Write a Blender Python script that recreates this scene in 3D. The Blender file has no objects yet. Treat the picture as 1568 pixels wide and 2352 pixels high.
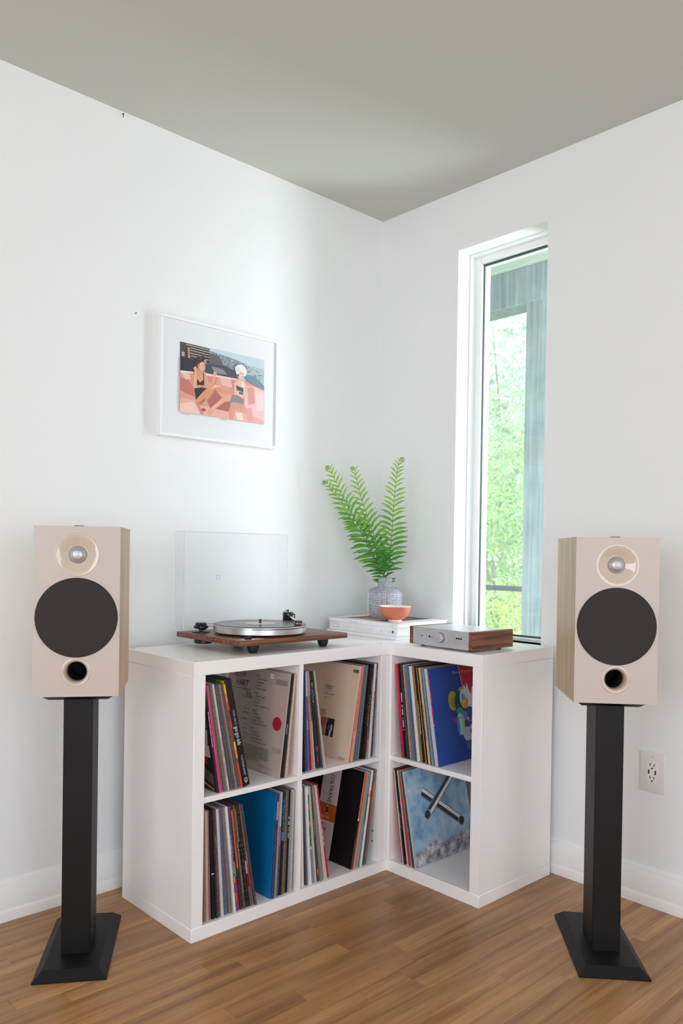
import bpy, bmesh, math, random
from mathutils import Vector, Matrix
random.seed(7)
sc = bpy.context.scene
COL = sc.collection
PI = math.pi

# ------------------------------------------------------------------ camera
cd = bpy.data.cameras.new('camera'); cam = bpy.data.objects.new('camera', cd); COL.objects.link(cam)
_r = Vector((0.7311, -0.6822, 0.0149)); _u = Vector((-0.0043, 0.0172, 0.9998)); _f = Vector((0.6823, 0.7310, -0.0096))
cam.matrix_world = Matrix(((_r.x, _u.x, -_f.x, -2.3711), (_r.y, _u.y, -_f.y, -2.3170), (_r.z, _u.z, -_f.z, 1.0731), (0, 0, 0, 1)))
cd.sensor_fit = 'VERTICAL'; cd.sensor_height = 36.0
cd.lens = 1822.77 / 2352 * 36.0
cd.shift_y = (1286.27 - 1176) / 2352
cd.clip_start = 0.05; cd.clip_end = 200
cd.dof.use_dof = True; cd.dof.focus_distance = 2.45; cd.dof.aperture_fstop = 6.3
sc.camera = cam

# ------------------------------------------------------------------ sky, daylight, exposure
wd = bpy.data.worlds.new('overcast_sky'); sc.world = wd; wd.use_nodes = True
bg = wd.node_tree.nodes['Background']
bg.inputs[0].default_value = (0.88, 0.94, 1.03, 1); bg.inputs[1].default_value = 2.0

def area(name, loc, rot, sx, sy, power, col=(1, 1, 1), portal=False):
    l = bpy.data.lights.new(name, 'AREA'); l.shape = 'RECTANGLE'; l.size = sx; l.size_y = sy
    l.energy = power; l.color = col
    o = bpy.data.objects.new(name, l); COL.objects.link(o); o.location = loc; o.rotation_euler = rot
    if portal: l.cycles.is_portal = True
    return o
# daylight through the glazing behind the camera and the side window (real openings in those walls)
area('daylight_back', (-2.6, -4.72, 1.30), (PI / 2, 0, 0), 2.6, 1.9, 34, (.90, .958, 1.05))
area('daylight_side', (-4.72, -2.5, 1.35), (PI / 2, 0, -PI / 2), 2.2, 1.7, 40, (.90, .958, 1.05))
area('window_fill_panel', (1.30, -1.70, 1.35), (PI / 2, 0, PI / 2 + .62), 2.1, 1.9, 205, (.93, .965, 1.03))  # added panel lamp out of view outside, boosting light through the tall window
area('window_portal', (0.17, -0.595, 1.49), (PI / 2, 0, PI / 2), 0.40, 1.48, 1, portal=True)
sl = bpy.data.lights.new('sun', 'SUN'); sl.energy = 3.0; sl.angle = math.radians(3); sl.color = (1, .97, .92)
so = bpy.data.objects.new('sun', sl); COL.objects.link(so); so.rotation_euler = Vector((.62, -.50, .85)).to_track_quat('Z', 'Y').to_euler()
sc.view_settings.view_transform = 'Standard'; sc.view_settings.look = 'None'
sc.view_settings.gamma = 1.0; sc.view_settings.exposure = 0.05
sc.view_settings.use_curve_mapping = False
sc.cycles.use_denoising = True
sc.cycles.max_bounces = 14; sc.cycles.diffuse_bounces = 8; sc.cycles.transparent_max_bounces = 24

# ------------------------------------------------------------------ helpers
def lin(c):
    if isinstance(c, str): c = tuple(int(c[i:i + 2], 16) for i in (0, 2, 4))
    o = []
    for v in c:
        v = v / 255
        o.append(v / 12.92 if v <= .04045 else ((v + .055) / 1.055) ** 2.4)
    return tuple(o)

_mats = {}
def mat(name, col, rough=.5, metal=0.0, spec=.5, bump=0, bscale=200, var=0, vscale=8, coat=0, stretch=None, alpha=None):
    if name in _mats: return _mats[name]
    m = bpy.data.materials.new(name); m.use_nodes = True; _mats[name] = m
    nt = m.node_tree; b = nt.nodes['Principled BSDF']
    c = lin(col)
    b.inputs['Base Color'].default_value = (*c, 1); b.inputs['Roughness'].default_value = rough
    b.inputs['Metallic'].default_value = metal; b.inputs['Specular IOR Level'].default_value = spec
    b.inputs['Coat Weight'].default_value = coat
    if var:
        tc = nt.nodes.new('ShaderNodeTexCoord'); mp = nt.nodes.new('ShaderNodeMapping'); n = nt.nodes.new('ShaderNodeTexNoise')
        nt.links.new(tc.outputs['Object'], mp.inputs[0]); nt.links.new(mp.outputs[0], n.inputs['Vector'])
        if stretch: mp.inputs['Scale'].default_value = stretch
        n.inputs['Scale'].default_value = vscale; n.inputs['Detail'].default_value = 4
        r = nt.nodes.new('ShaderNodeMix'); r.data_type = 'RGBA'
        r.inputs[6].default_value = (*[max(0, v * (1 - var)) for v in c], 1); r.inputs[7].default_value = (*[min(1, v * (1 + var)) for v in c], 1)
        nt.links.new(n.outputs['Fac'], r.inputs[0]); nt.links.new(r.outputs[2], b.inputs['Base Color'])
    if bump:
        tc2 = nt.nodes.new('ShaderNodeTexCoord'); n2 = nt.nodes.new('ShaderNodeTexNoise'); bp = nt.nodes.new('ShaderNodeBump')
        nt.links.new(tc2.outputs['Object'], n2.inputs['Vector'])
        n2.inputs['Scale'].default_value = bscale; bp.inputs['Strength'].default_value = bump; bp.inputs['Distance'].default_value = .001
        nt.links.new(n2.outputs['Fac'], bp.inputs['Height']); nt.links.new(bp.outputs[0], b.inputs['Normal'])
    return m

def wood(name, cols, axis, scale=1.0, rough=.4, fine=60, world=False, rnd=False, coat=0.0, ring=5.0):
    """long-grain wood: stretched noise along an axis, plus fine pores"""
    if name in _mats: return _mats[name]
    m = bpy.data.materials.new(name); m.use_nodes = True; _mats[name] = m
    nt = m.node_tree; L = nt.links.new; N = nt.nodes.new; b = nt.nodes['Principled BSDF']
    if world:
        src = N('ShaderNodeNewGeometry').outputs['Position']
    else:
        src = N('ShaderNodeTexCoord').outputs['Object']
    if rnd:
        oi = N('ShaderNodeObjectInfo'); ad = N('ShaderNodeVectorMath'); ad.operation = 'MULTIPLY_ADD'
        L(oi.outputs['Random'], ad.inputs[0]); ad.inputs[1].default_value = (37.0, 53.0, 71.0); L(src, ad.inputs[2]); src = ad.outputs[0]
    mp = N('ShaderNodeMapping'); L(src, mp.inputs[0])
    s = [ring * scale] * 3; s[axis] = .45 * scale; mp.inputs['Scale'].default_value = s
    n = N('ShaderNodeTexNoise'); n.inputs['Scale'].default_value = 4; n.inputs['Detail'].default_value = 5; n.inputs['Distortion'].default_value = .6
    L(mp.outputs[0], n.inputs['Vector'])
    mp2 = N('ShaderNodeMapping'); L(src, mp2.inputs[0])
    s2 = [fine * scale] * 3; s2[axis] = 2.2 * scale; mp2.inputs['Scale'].default_value = s2
    n2 = N('ShaderNodeTexNoise'); n2.inputs['Scale'].default_value = 5; n2.inputs['Detail'].default_value = 3
    L(mp2.outputs[0], n2.inputs['Vector'])
    mx = N('ShaderNodeMath'); mx.operation = 'MULTIPLY_ADD'; mx.inputs[1].default_value = .30
    L(n2.outputs['Fac'], mx.inputs[0])
    sub = N('ShaderNodeMath'); sub.operation = 'SUBTRACT'; sub.inputs[1].default_value = .15
    L(n.outputs['Fac'], sub.inputs[0]); L(sub.outputs[0], mx.inputs[2])
    cr = N('ShaderNodeValToRGB'); L(mx.outputs[0], cr.inputs[0])
    el = cr.color_ramp.elements
    pos = [.30, .50, .70]
    el[0].position = pos[0]; el[0].color = (*lin(cols[0]), 1); el[1].position = pos[2]; el[1].color = (*lin(cols[2]), 1)
    e = el.new(pos[1]); e.color = (*lin(cols[1]), 1)
    out = cr.outputs[0]
    if rnd:
        hs = N('ShaderNodeHueSaturation'); mr = N('ShaderNodeMapRange'); mr.inputs[3].default_value = .86; mr.inputs[4].default_value = 1.12
        L(oi.outputs['Random'], mr.inputs[0]); L(mr.outputs[0], hs.inputs['Value']); L(out, hs.inputs['Color']); out = hs.outputs[0]
    L(out, b.inputs['Base Color']); b.inputs['Roughness'].default_value = rough
    b.inputs['Coat Weight'].default_value = coat; b.inputs['Coat Roughness'].default_value = .25
    bp = N('ShaderNodeBump'); bp.inputs['Strength'].default_value = .12; bp.inputs['Distance'].default_value = .0006
    L(n2.outputs['Fac'], bp.inputs['Height']); L(bp.outputs[0], b.inputs['Normal'])
    return m

def clear(name, tint=(1, 1, 1), haze=0.0, ior=1.45, hazecol=(.9, .95, .96)):
    if name in _mats: return _mats[name]
    m = bpy.data.materials.new(name); m.use_nodes = True; _mats[name] = m
    nt = m.node_tree; N = nt.nodes.new; L = nt.links.new
    nt.nodes.remove(nt.nodes['Principled BSDF']); out = nt.nodes['Material Output']
    t = N('ShaderNodeBsdfTransparent'); t.inputs[0].default_value = (*tint, 1)
    g = N('ShaderNodeBsdfGlossy'); g.inputs['Roughness'].default_value = .02
    lw = N('ShaderNodeLayerWeight'); lw.inputs['Blend'].default_value = .5
    pw = N('ShaderNodeMath'); pw.operation = 'POWER'; pw.inputs[1].default_value = 5; L(lw.outputs['Facing'], pw.inputs[0])
    f0 = ((ior - 1) / (ior + 1)) ** 2
    fr = N('ShaderNodeMath'); fr.operation = 'MULTIPLY_ADD'; fr.inputs[1].default_value = (1 - f0) * .8; fr.inputs[2].default_value = f0; L(pw.outputs[0], fr.inputs[0])
    mx = N('ShaderNodeMixShader'); L(fr.outputs[0], mx.inputs[0]); L(t.outputs[0], mx.inputs[1]); L(g.outputs[0], mx.inputs[2])
    o = mx.outputs[0]
    if haze:
        d = N('ShaderNodeBsdfTranslucent'); d.inputs[0].default_value = (*hazecol, 1)
        tc = N('ShaderNodeTexCoord'); n = N('ShaderNodeTexNoise'); n.inputs['Scale'].default_value = 9; n.inputs['Detail'].default_value = 6
        L(tc.outputs['Object'], n.inputs['Vector'])
        mu = N('ShaderNodeMath'); mu.operation = 'MULTIPLY'; mu.inputs[1].default_value = haze * 2; L(n.outputs['Fac'], mu.inputs[0])
        m2 = N('ShaderNodeMixShader'); L(mu.outputs[0], m2.inputs[0]); L(o, m2.inputs[1]); L(d.outputs[0], m2.inputs[2]); o = m2.outputs[0]
    L(o, out.inputs[0])
    return m

def ink():
    if 'printed_ink' in _mats: return _mats['printed_ink']
    m = bpy.data.materials.new('printed_ink'); m.use_nodes = True; _mats['printed_ink'] = m
    nt = m.node_tree; a = nt.nodes.new('ShaderNodeAttribute'); a.attribute_name = 'Col'
    b = nt.nodes['Principled BSDF']; nt.links.new(a.outputs['Color'], b.inputs['Base Color'])
    b.inputs['Roughness'].default_value = .45; b.inputs['Specular IOR Level'].default_value = .3
    return m

class MB:
    """collects geometry for one mesh object"""
    def __init__(s): s.v = []; s.f = []; s.m = []; s.sm = []
    def add(s, vs, fs, mi=0, smooth=False):
        n = len(s.v); s.v += [tuple(p) for p in vs]
        for f in fs: s.f.append([i + n for i in f]); s.m.append(mi); s.sm.append(smooth)
    def box(s, a, b, mi=0):
        (x0, y0, z0), (x1, y1, z1) = a, b
        s.add([(x0, y0, z0), (x1, y0, z0), (x1, y1, z0), (x0, y1, z0), (x0, y0, z1), (x1, y0, z1), (x1, y1, z1), (x0, y1, z1)],
              [(0, 3, 2, 1), (4, 5, 6, 7), (0, 1, 5, 4), (1, 2, 6, 5), (2, 3, 7, 6), (3, 0, 4, 7)], mi)
    def bbox(s, a, b, bev=.001, seg=1, mi=0):
        bm = bmesh.new(); bmesh.ops.create_cube(bm, size=1)
        for v in bm.verts: v.co = Vector([a[i] + (b[i] - a[i]) * (v.co[i] + .5) for i in range(3)])
        bmesh.ops.bevel(bm, geom=bm.edges[:], offset=bev, segments=seg, affect='EDGES', profile=.5)
        bm.verts.index_update()
        s.add([v.co[:] for v in bm.verts], [[v.index for v in f.verts] for f in bm.faces], mi); bm.free()
    def lathe(s, prof, c=(0, 0, 0), axis='z', n=48, mi=0, smooth=True, cap=False, xf=None):
        vs = []; fs = []
        for (r, h) in prof:
            for k in range(n):
                a = 2 * PI * k / n; p = (r * math.cos(a), r * math.sin(a), h)
                if axis == 'x': p = (p[2], p[0], p[1])
                elif axis == 'y': p = (p[1], p[2], p[0])
                p = Vector(p) + Vector(c)
                vs.append(xf @ p if xf else p)
        for i in range(len(prof) - 1):
            for k in range(n):
                k2 = (k + 1) % n
                fs.append((i * n + k, i * n + k2, (i + 1) * n + k2, (i + 1) * n + k))
        s.add(vs, fs, mi, smooth)
        if cap:
            s.add(vs[:n], [list(range(n))[::-1]], mi); s.add(vs[-n:], [list(range(n))], mi)
    def tube(s, pts, rad, n=8, mi=0, cap=True):
        vs = []; fs = []; N = len(pts); pts = [Vector(p) for p in pts]
        up = Vector((0.13, .21, .97))
        for i, p in enumerate(pts):
            d = (pts[min(i + 1, N - 1)] - pts[max(i - 1, 0)]).normalized()
            a = d.cross(up)
            if a.length < 1e-4: a = d.cross(Vector((1, 0, 0)))
            a.normalize(); b = d.cross(a); r = rad[i] if isinstance(rad, (list, tuple)) else rad
            for k in range(n):
                t = 2 * PI * k / n; vs.append(p + a * r * math.cos(t) + b * r * math.sin(t))
        for i in range(N - 1):
            for k in range(n): fs.append((i * n + k, i * n + (k + 1) % n, (i + 1) * n + (k + 1) % n, (i + 1) * n + k))
        s.add(vs, fs, mi, True)
        if cap: s.add(vs[:n], [list(range(n))], mi); s.add(vs[-n:], [list(range(n))[::-1]], mi)
    def prism(s, poly, z0, z1, mi=0):
        n = len(poly)
        s.add([(*p, z0) for p in poly] + [(*p, z1) for p in poly],
              [list(range(n))[::-1], list(range(n, 2 * n))] + [(i, (i + 1) % n, n + (i + 1) % n, n + i) for i in range(n)], mi)
    def xform(s, M): s.v = [tuple(M @ Vector(p)) for p in s.v]; return s
    def mesh(s, name, mats):
        me = bpy.data.meshes.new(name); me.from_pydata(s.v, [], s.f)
        for m in (mats if isinstance(mats, (list, tuple)) else [mats]): me.materials.append(m)
        me.polygons.foreach_set('material_index', s.m); me.polygons.foreach_set('use_smooth', s.sm)
        bm = bmesh.new(); bm.from_mesh(me); bmesh.ops.recalc_face_normals(bm, faces=bm.faces); bm.to_mesh(me); bm.free()
        me.set_sharp_from_angle(angle=math.radians(38)); me.update(); return me
    def obj(s, name, mats, parent=None, loc=None, rot=None):
        o = bpy.data.objects.new(name, s.mesh(name, mats)); COL.objects.link(o)
        if parent: o.parent = parent
        if loc is not None: o.location = loc
        if rot is not None: o.rotation_euler = rot
        return o

def tag(o, label=None, cat=None, group=None, kind=None):
    if label: o['label'] = label
    if cat: o['category'] = cat
    if group: o['group'] = group
    if kind: o['kind'] = kind
    return o
def thing(name, label, cat, loc=(0, 0, 0), rotz=0, group=None):
    o = bpy.data.objects.new(name, None); COL.objects.link(o); o.empty_display_size = .05
    o.location = loc; o.rotation_euler = (0, 0, rotz)
    return tag(o, label, cat, group)
def struct(o): o['kind'] = 'structure'; return o

# flat print: list of (colour, [polygons in (u, v) metres]) laid on a face, one thin layer of ink after another
_font = {}
def text_polys(t, size, u=0, v=0, rot=0, align='LEFT', sx=1.0, space=1.0):
    key = (t, align, space)
    if key not in _font:
        cu = bpy.data.curves.new('tmp', 'FONT'); cu.body = t; cu.size = 1; cu.align_x = align; cu.resolution_u = 2; cu.space_character = space
        ob = bpy.data.objects.new('tmp', cu); COL.objects.link(ob)
        me = bpy.data.meshes.new_from_object(ob)
        _font[key] = [[(me.vertices[i].co.x, me.vertices[i].co.y) for i in p.vertices] for p in me.polygons]
        bpy.data.objects.remove(ob); bpy.data.curves.remove(cu); bpy.data.meshes.remove(me)
    c, s_ = math.cos(rot), math.sin(rot)
    return [[(u + size * (x * sx * c - y * s_), v + size * (x * sx * s_ + y * c)) for x, y in p] for p in _font[key]]
def rect(u0, v0, u1, v1): return [[(u0, v0), (u1, v0), (u1, v1), (u0, v1)]]
def disc(u, v, ru, rv=None, n=28, a0=0, a1=2 * PI):
    rv = rv or ru
    return [[(u + ru * math.cos(a0 + (a1 - a0) * k / n), v + rv * math.sin(a0 + (a1 - a0) * k / n)) for k in range(n if a1 - a0 > 6.2 else n + 1)]]
def ticks(u, v, length, h, rng, vert=False, word=.5):
    """a line of small strokes for print too fine to read in the photograph"""
    out = []; p = 0
    while p < length:
        w = h * rng.uniform(.35, .7)
        if rng.random() > .16:
            a = rect(u, v - p - w, u + h, v - p) if vert else rect(u + p, v, u + p + w, v + h * rng.uniform(.7, 1))
            out += a
        p += w + h * .22
    return out
def printed(name, parent, O, U, V, items, off=.0003, step=.00006):
    O, U, V = Vector(O), Vector(U), Vector(V); Nn = U.cross(V).normalized()
    vs, fs, cols = [], [], []
    for i, (c, polys) in enumerate(items):
        d = off + i * step; cl = (*lin(c), 1)
        for p in polys:
            n = len(vs); vs += [tuple(O + U * a + V * b + Nn * d) for a, b in p]; fs.append(list(range(n, n + len(p)))); cols += [cl] * len(p)
    me = bpy.data.meshes.new(name); me.from_pydata(vs, [], fs)
    at = me.color_attributes.new('Col', 'FLOAT_COLOR', 'CORNER')
    at.data.foreach_set('color', [x for c in cols for x in c])
    me.materials.append(ink()); me.update()
    o = bpy.data.objects.new(name, me); COL.objects.link(o); o.parent = parent
    return o

# ------------------------------------------------------------------ materials
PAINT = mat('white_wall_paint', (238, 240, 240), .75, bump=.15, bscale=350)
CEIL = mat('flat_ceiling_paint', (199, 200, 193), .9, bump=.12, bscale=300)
TRIM = mat('white_trim_paint', (240, 240, 238), .4)
LAM = mat('white_foil_laminate', (249, 247, 246), .28, spec=.45)
CAP = mat('grey_plastic_cap', (190, 192, 192), .5)
HOLE = mat('dark_recess', (22, 20, 24), .8)
VINYL = mat('white_window_vinyl', (244, 246, 246), .35)
BLACK = mat('satin_black_mdf', (17, 16, 17), .48, spec=.28, bump=.25, bscale=500)
BPLAS = mat('black_plastic', (24, 24, 26), .3)
RUB = mat('black_rubber', (26, 26, 28), .6)
ALU = mat('brushed_aluminium', (205, 208, 212), .32, metal=.9)
ALUP = mat('silver_anodised_panel', (196, 197, 202), .45, metal=.35)
CHROME = mat('polished_metal', (215, 218, 222), .12, metal=1)
OAK = wood('oak_plank', ['90633C', 'AB7C4E', 'BF915F'], 0, .9, .34, 40, world=True, rnd=True, ring=8)
WALX = wood('walnut_lengthwise', ['4A2A1C', '74452F', '915E42'], 0, 1.6, .38, 60, ring=12)
WALEND = wood('walnut_panel_side', ['4B2C1E', '7A4C35', '99684A'], 0, 2.2, .38, 60, ring=14)
LOAK = wood('pale_oak_veneer', ['AC8F6A', 'BC9F7A', 'CCB08A'], 2, 1.2, .42, 55, ring=10)
BEIGE = mat('beige_satin_lacquer', (201, 187, 177), .38)
BEIGEG = mat('beige_gloss_lacquer', (209, 191, 174), .10, coat=.6)
CLOTH = mat('charcoal_speaker_cloth', (64, 59, 59), .95, spec=.1, bump=.6, bscale=1400, var=.15, vscale=1800)

# ------------------------------------------------------------------ room shell
H = 2.449
RX, RY = -4.6, -4.6
m = MB(); m.box((RX - .15, RY - .15, -.12), (.20, .20, -.006)); floor = struct(m.obj('floor', mat('subfloor', (70, 48, 32), .8)))
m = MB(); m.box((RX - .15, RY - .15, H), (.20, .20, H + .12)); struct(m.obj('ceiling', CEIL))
m = MB(); m.box((RX - .15, 0, -.006), (0, .20, H)); struct(m.obj('wall_left', PAINT))
# right wall with the tall narrow window opening
WY0, WY1, WZ0, WZ1 = -.790, -.4015, .757, 2.2225
m = MB()
m.box((0, RY - .15, -.006), (.20, WY0, H)); m.box((0, WY1, -.006), (.20, .20, H))
m.box((0, WY0, -.006), (.20, WY1, WZ0)); m.box((0, WY0, WZ1), (.20, WY1, H))
struct(m.obj('wall_right', PAINT))
def wall_open(name, a, b, fixed, t, axis, o0, o1, z0, z1):
    m = MB()
    def bx(p, q, za, zb):
        if axis == 'x': m.box((p, fixed, za), (q, fixed + t, zb))
        else: m.box((fixed, p, za), (fixed + t, q, zb))
    bx(a, o0, -.006, H); bx(o1, b, -.006, H); bx(o0, o1, -.006, z0); bx(o0, o1, z1, H)
    return struct(m.obj(name, PAINT))
wall_open('wall_back', RX, 0, RY - .15, .15, 'x', -3.9, -1.3, .35, 2.25)
wall_open('wall_side', RY, 0, RX - .15, .15, 'y', -3.6, -1.4, .5, 2.2)
def far_window(name, axis, a, b, fixed, z0, z1, n):
    m = MB()
    def bx(p, q, za, zb):
        if axis == 'x': m.bbox((p, fixed, za), (q, fixed + .06, zb), .004)
        else: m.bbox((fixed, p, za), (fixed + .06, q, zb), .004)
    bx(a, b, z0, z0 + .05); bx(a, b, z1 - .05, z1)
    for k in range(n + 1):
        c = a + (b - a) * k / n; bx(max(a, c - .03), min(b, c + .03), z0 + .05, z1 - .05)
    return struct(m.obj(name, VINYL))
far_window('window_2', 'x', -3.9, -1.3, RY - .11, .35, 2.25, 2)
far_window('window_3', 'y', -3.6, -1.4, RX - .11, .5, 2.2, 2)

# baseboards, stepped colonial profile
prof = [(0, 0), (.017, 0), (.017, .026), (.0155, .031), (.013, .034), (.0125, .092), (.009, .097), (.0075, .104), (.006, .111), (.003, .1155), (0, .1155)]
def baseboard(name, axis, a, b):
    m = MB(); n = len(prof)
    if axis == 'x': vs = [(x, -d, z) for x in (a, b) for d, z in prof]
    else: vs = [(-d, y, z) for y in (a, b) for d, z in prof]
    m.add(vs, [(i, (i + 1) % n, n + (i + 1) % n, n + i) for i in range(n)] + [list(range(n)), list(range(n, 2 * n))])
    return struct(m.obj(name, TRIM))
baseboard('baseboard_left', 'x', RX, 0); baseboard('baseboard_right', 'y', RY, -.0175)

# oak strip floor: every board near the camera is a plank of its own
PW = .0525
unit = {}
def plank_mesh(L):
    key = round(L, 2)
    if key not in unit:
        m = MB(); m.bbox((0, -PW + .0003, -.006), (key - .0003, 0, 0), .0004); unit[key] = m.mesh('plank', OAK)
    return unit[key]
rng = random.Random(21)
rest = MB(); y = 0.0; row = 0
while y > RY:
    if y > -1.96:
        x = 0.0 + rng.uniform(0, .5)
        x = 0.0
        first = True
        while x > -2.45:
            L = round(rng.choice([.35, .45, .55, .65, .8, .95, 1.1]) if not first else rng.uniform(.15, .9), 2); first = False
            o = bpy.data.objects.new('plank', plank_mesh(L)); COL.objects.link(o); o.parent = floor; o.location = (x - L, y, 0)
            x -= L
        xe = x
    else: xe = 0.0
    x = xe
    while x > RX + .05:
        L = min(rng.uniform(.6, 1.4), x - RX); rest.box((x - L, y - PW + .0006, -.006), (x - .0007, y - .0002, 0)); x -= L
    y -= PW; row += 1
ro = rest.obj('plank_field', OAK, floor); ro['kind'] = 'stuff'

# ------------------------------------------------------------------ the tall window
win = thing('window_1', None, None, (0, 0, 0)); struct(win)
m = MB()   # stepped inner stop of the drywall return
m.bbox((.070, WY0, WZ0), (.102, WY0 + .006, WZ1), .001); m.bbox((.070, WY1 - .006, WZ0), (.102, WY1, WZ1), .001)
m.bbox((.070, WY0 + .006, WZ1 - .006), (.102, WY1 - .006, WZ1), .001); m.obj('window_stop', VINYL, win)
m = MB(); fx0, fx1, fw = .102, .165, .030
m.bbox((fx0, WY0, WZ0), (fx1, WY0 + fw, WZ1), .003); m.bbox((fx0, WY1 - fw, WZ0), (fx1, WY1, WZ1), .003)
m.bbox((fx0, WY0 + fw, WZ0), (fx1, WY1 - fw, WZ0 + .013), .003); m.bbox((fx0, WY0 + fw, WZ1 - fw), (fx1, WY1 - fw, WZ1), .003)
m.obj('window_frame', VINYL, win)
m = MB(); g = .007; a, b, c, d = WY0 + fw, WY1 - fw, WZ0 + .013, WZ1 - fw
GASK = mat('dark_glazing_gasket', (62, 84, 80), .6)
m.box((.118, a, c), (.126, a + g * .4, d)); m.box((.118, b - g * .4, c), (.126, b, d)); m.box((.118, a, c), (.126, b, c + g)); m.box((.118, a, d - g), (.126, b, d))
m.obj('gasket', GASK, win)
m = MB(); m.box((.126, a, c), (.130, b, d)); m.obj('glass_pane', clear('window_glass', (.95, .985, .98), .028), win)
m = MB(); m.bbox((-.0325, WY0 + .0005, WZ0 - .018), (.102, WY1 - .0005, WZ0), .002); m.obj('window_sill', TRIM, win)

# ------------------------------------------------------------------ outside the window
SIDING = wood('weathered_grey_cedar', ['5C6A6C', '6F7E80', '82908F'], 2, 1.0, .7, 50, ring=16)
SOFF = mat('pale_soffit_paint', (172, 184, 168), .7)
porch = thing('porch', 'grey timber porch with a pale soffit seen through the tall window', 'porch', (1.0, 0, 0))
def pp(mm, n, mt): return mm.obj(n, mt, porch, loc=(-1.0, 0, 0))
m = MB(); m.bbox((.99, -.165, -.3), (1.13, -.035, 2.33), .004); pp(m, 'post', SIDING)
m = MB(); m.bbox((.98, -1.6, 2.325), (1.12, 1.5, 2.508), .004); pp(m, 'header_beam', SIDING)
m = MB(); m.bbox((.955, -1.6, 2.508), (1.14, 1.5, 2.548), .003); pp(m, 'trim_board', SOFF)
m = MB()
for k in range(8): m.bbox((.205 + k * .097, -1.6, 2.552), (.300 + k * .097, 1.5, 2.57), .002)
pp(m, 'soffit', SOFF)
m = MB(); m.bbox((.19, -1.8, 2.575), (1.5, 1.7, 2.66), .004); pp(m, 'roof', mat('dark_shingle', (70, 72, 74), .9, var=.3, vscale=40))
m = MB(); m.tube([(1.06, -1.6, .90), (1.06, 1.5, .90)], .014, 8); m.tube([(1.06, -1.6, .62), (1.06, 1.5, .62)], .006, 6); m.tube([(1.06, -1.6, .40), (1.06, 1.5, .40)], .006, 6); pp(m, 'railing', mat('dark_railing_metal', (58, 66, 68), .5))
for k in range(8):
    m = MB(); m.bbox((.205, -1.6 + k * .39, -.32), (1.4, -1.6 + k * .39 + .382, -.28), .003); pp(m, 'deck_board', mat('deck_boards', (150, 150, 138), .8, var=.2))
lawn = MB(); lawn.add([(1.6 + i * 2.0, -6 + j * 2.2, -.9 + .12 * math.sin(i * 1.3 + j)) for i in range(14) for j in range(14)],
    [(i * 14 + j, (i + 1) * 14 + j, (i + 1) * 14 + j + 1, i * 14 + j + 1) for i in range(13) for j in range(13)], 0, True)
tag(lawn.obj('lawn', mat('summer_grass', (120, 158, 74), .9, var=.35, vscale=3)), 'sunlit green lawn beyond the porch outside', 'lawn')
def leafmat(name, col):
    if name in _mats: return _mats[name]
    mm = bpy.data.materials.new(name); mm.use_nodes = True; _mats[name] = mm
    nt = mm.node_tree; b = nt.nodes['Principled BSDF']; b.inputs['Roughness'].default_value = .5
    n = nt.nodes.new('ShaderNodeTexNoise'); ge = nt.nodes.new('ShaderNodeNewGeometry'); nt.links.new(ge.outputs['Position'], n.inputs['Vector']); n.inputs['Scale'].default_value = 2.5
    cr = nt.nodes.new('ShaderNodeValToRGB'); nt.links.new(n.outputs['Fac'], cr.inputs[0]); c = lin(col)
    cr.color_ramp.elements[0].position = .3; cr.color_ramp.elements[0].color = (*[v * .6 for v in c], 1)
    cr.color_ramp.elements[1].position = .7; cr.color_ramp.elements[1].color = (*[min(1, v * 1.35) for v in c], 1)
    nt.links.new(cr.outputs[0], b.inputs['Base Color'])
    tr = nt.nodes.new('ShaderNodeBsdfTranslucent'); nt.links.new(cr.outputs[0], tr.inputs[0])
    mx = nt.nodes.new('ShaderNodeMixShader'); mx.inputs[0].default_value = .45
    nt.links.new(b.outputs[0], mx.inputs[1]); nt.links.new(tr.outputs[0], mx.inputs[2]); nt.links.new(mx.outputs[0], nt.nodes['Material Output'].inputs[0])
    return mm
BARK = mat('tree_bark', (150, 146, 128), .9, var=.3, vscale=12)
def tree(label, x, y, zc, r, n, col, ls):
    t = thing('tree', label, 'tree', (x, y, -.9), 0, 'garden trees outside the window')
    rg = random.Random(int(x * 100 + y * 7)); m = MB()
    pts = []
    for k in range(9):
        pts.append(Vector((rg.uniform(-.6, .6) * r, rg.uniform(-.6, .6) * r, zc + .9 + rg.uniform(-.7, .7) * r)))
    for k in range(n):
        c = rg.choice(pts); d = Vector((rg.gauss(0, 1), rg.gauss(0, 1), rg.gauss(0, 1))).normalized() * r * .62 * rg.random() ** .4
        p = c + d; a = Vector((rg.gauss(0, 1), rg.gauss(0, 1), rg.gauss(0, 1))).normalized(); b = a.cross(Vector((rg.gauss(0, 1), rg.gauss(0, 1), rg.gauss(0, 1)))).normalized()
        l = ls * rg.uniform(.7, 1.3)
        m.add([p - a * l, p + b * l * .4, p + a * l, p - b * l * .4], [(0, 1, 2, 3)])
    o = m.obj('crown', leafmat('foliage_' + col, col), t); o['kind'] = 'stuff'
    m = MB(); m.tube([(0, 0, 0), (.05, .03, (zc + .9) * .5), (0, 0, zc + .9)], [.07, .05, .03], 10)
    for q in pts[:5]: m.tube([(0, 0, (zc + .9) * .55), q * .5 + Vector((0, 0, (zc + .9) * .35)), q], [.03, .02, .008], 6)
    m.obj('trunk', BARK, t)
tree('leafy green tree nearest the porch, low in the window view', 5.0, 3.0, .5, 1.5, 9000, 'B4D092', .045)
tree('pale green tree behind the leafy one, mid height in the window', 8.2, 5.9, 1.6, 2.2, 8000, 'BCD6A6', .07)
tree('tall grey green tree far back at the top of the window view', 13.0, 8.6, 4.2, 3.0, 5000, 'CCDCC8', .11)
tree('bright yellow green bush at the bottom right of the window view', 4.4, 1.9, -.05, .9, 6000, 'CBDE92', .036)
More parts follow.
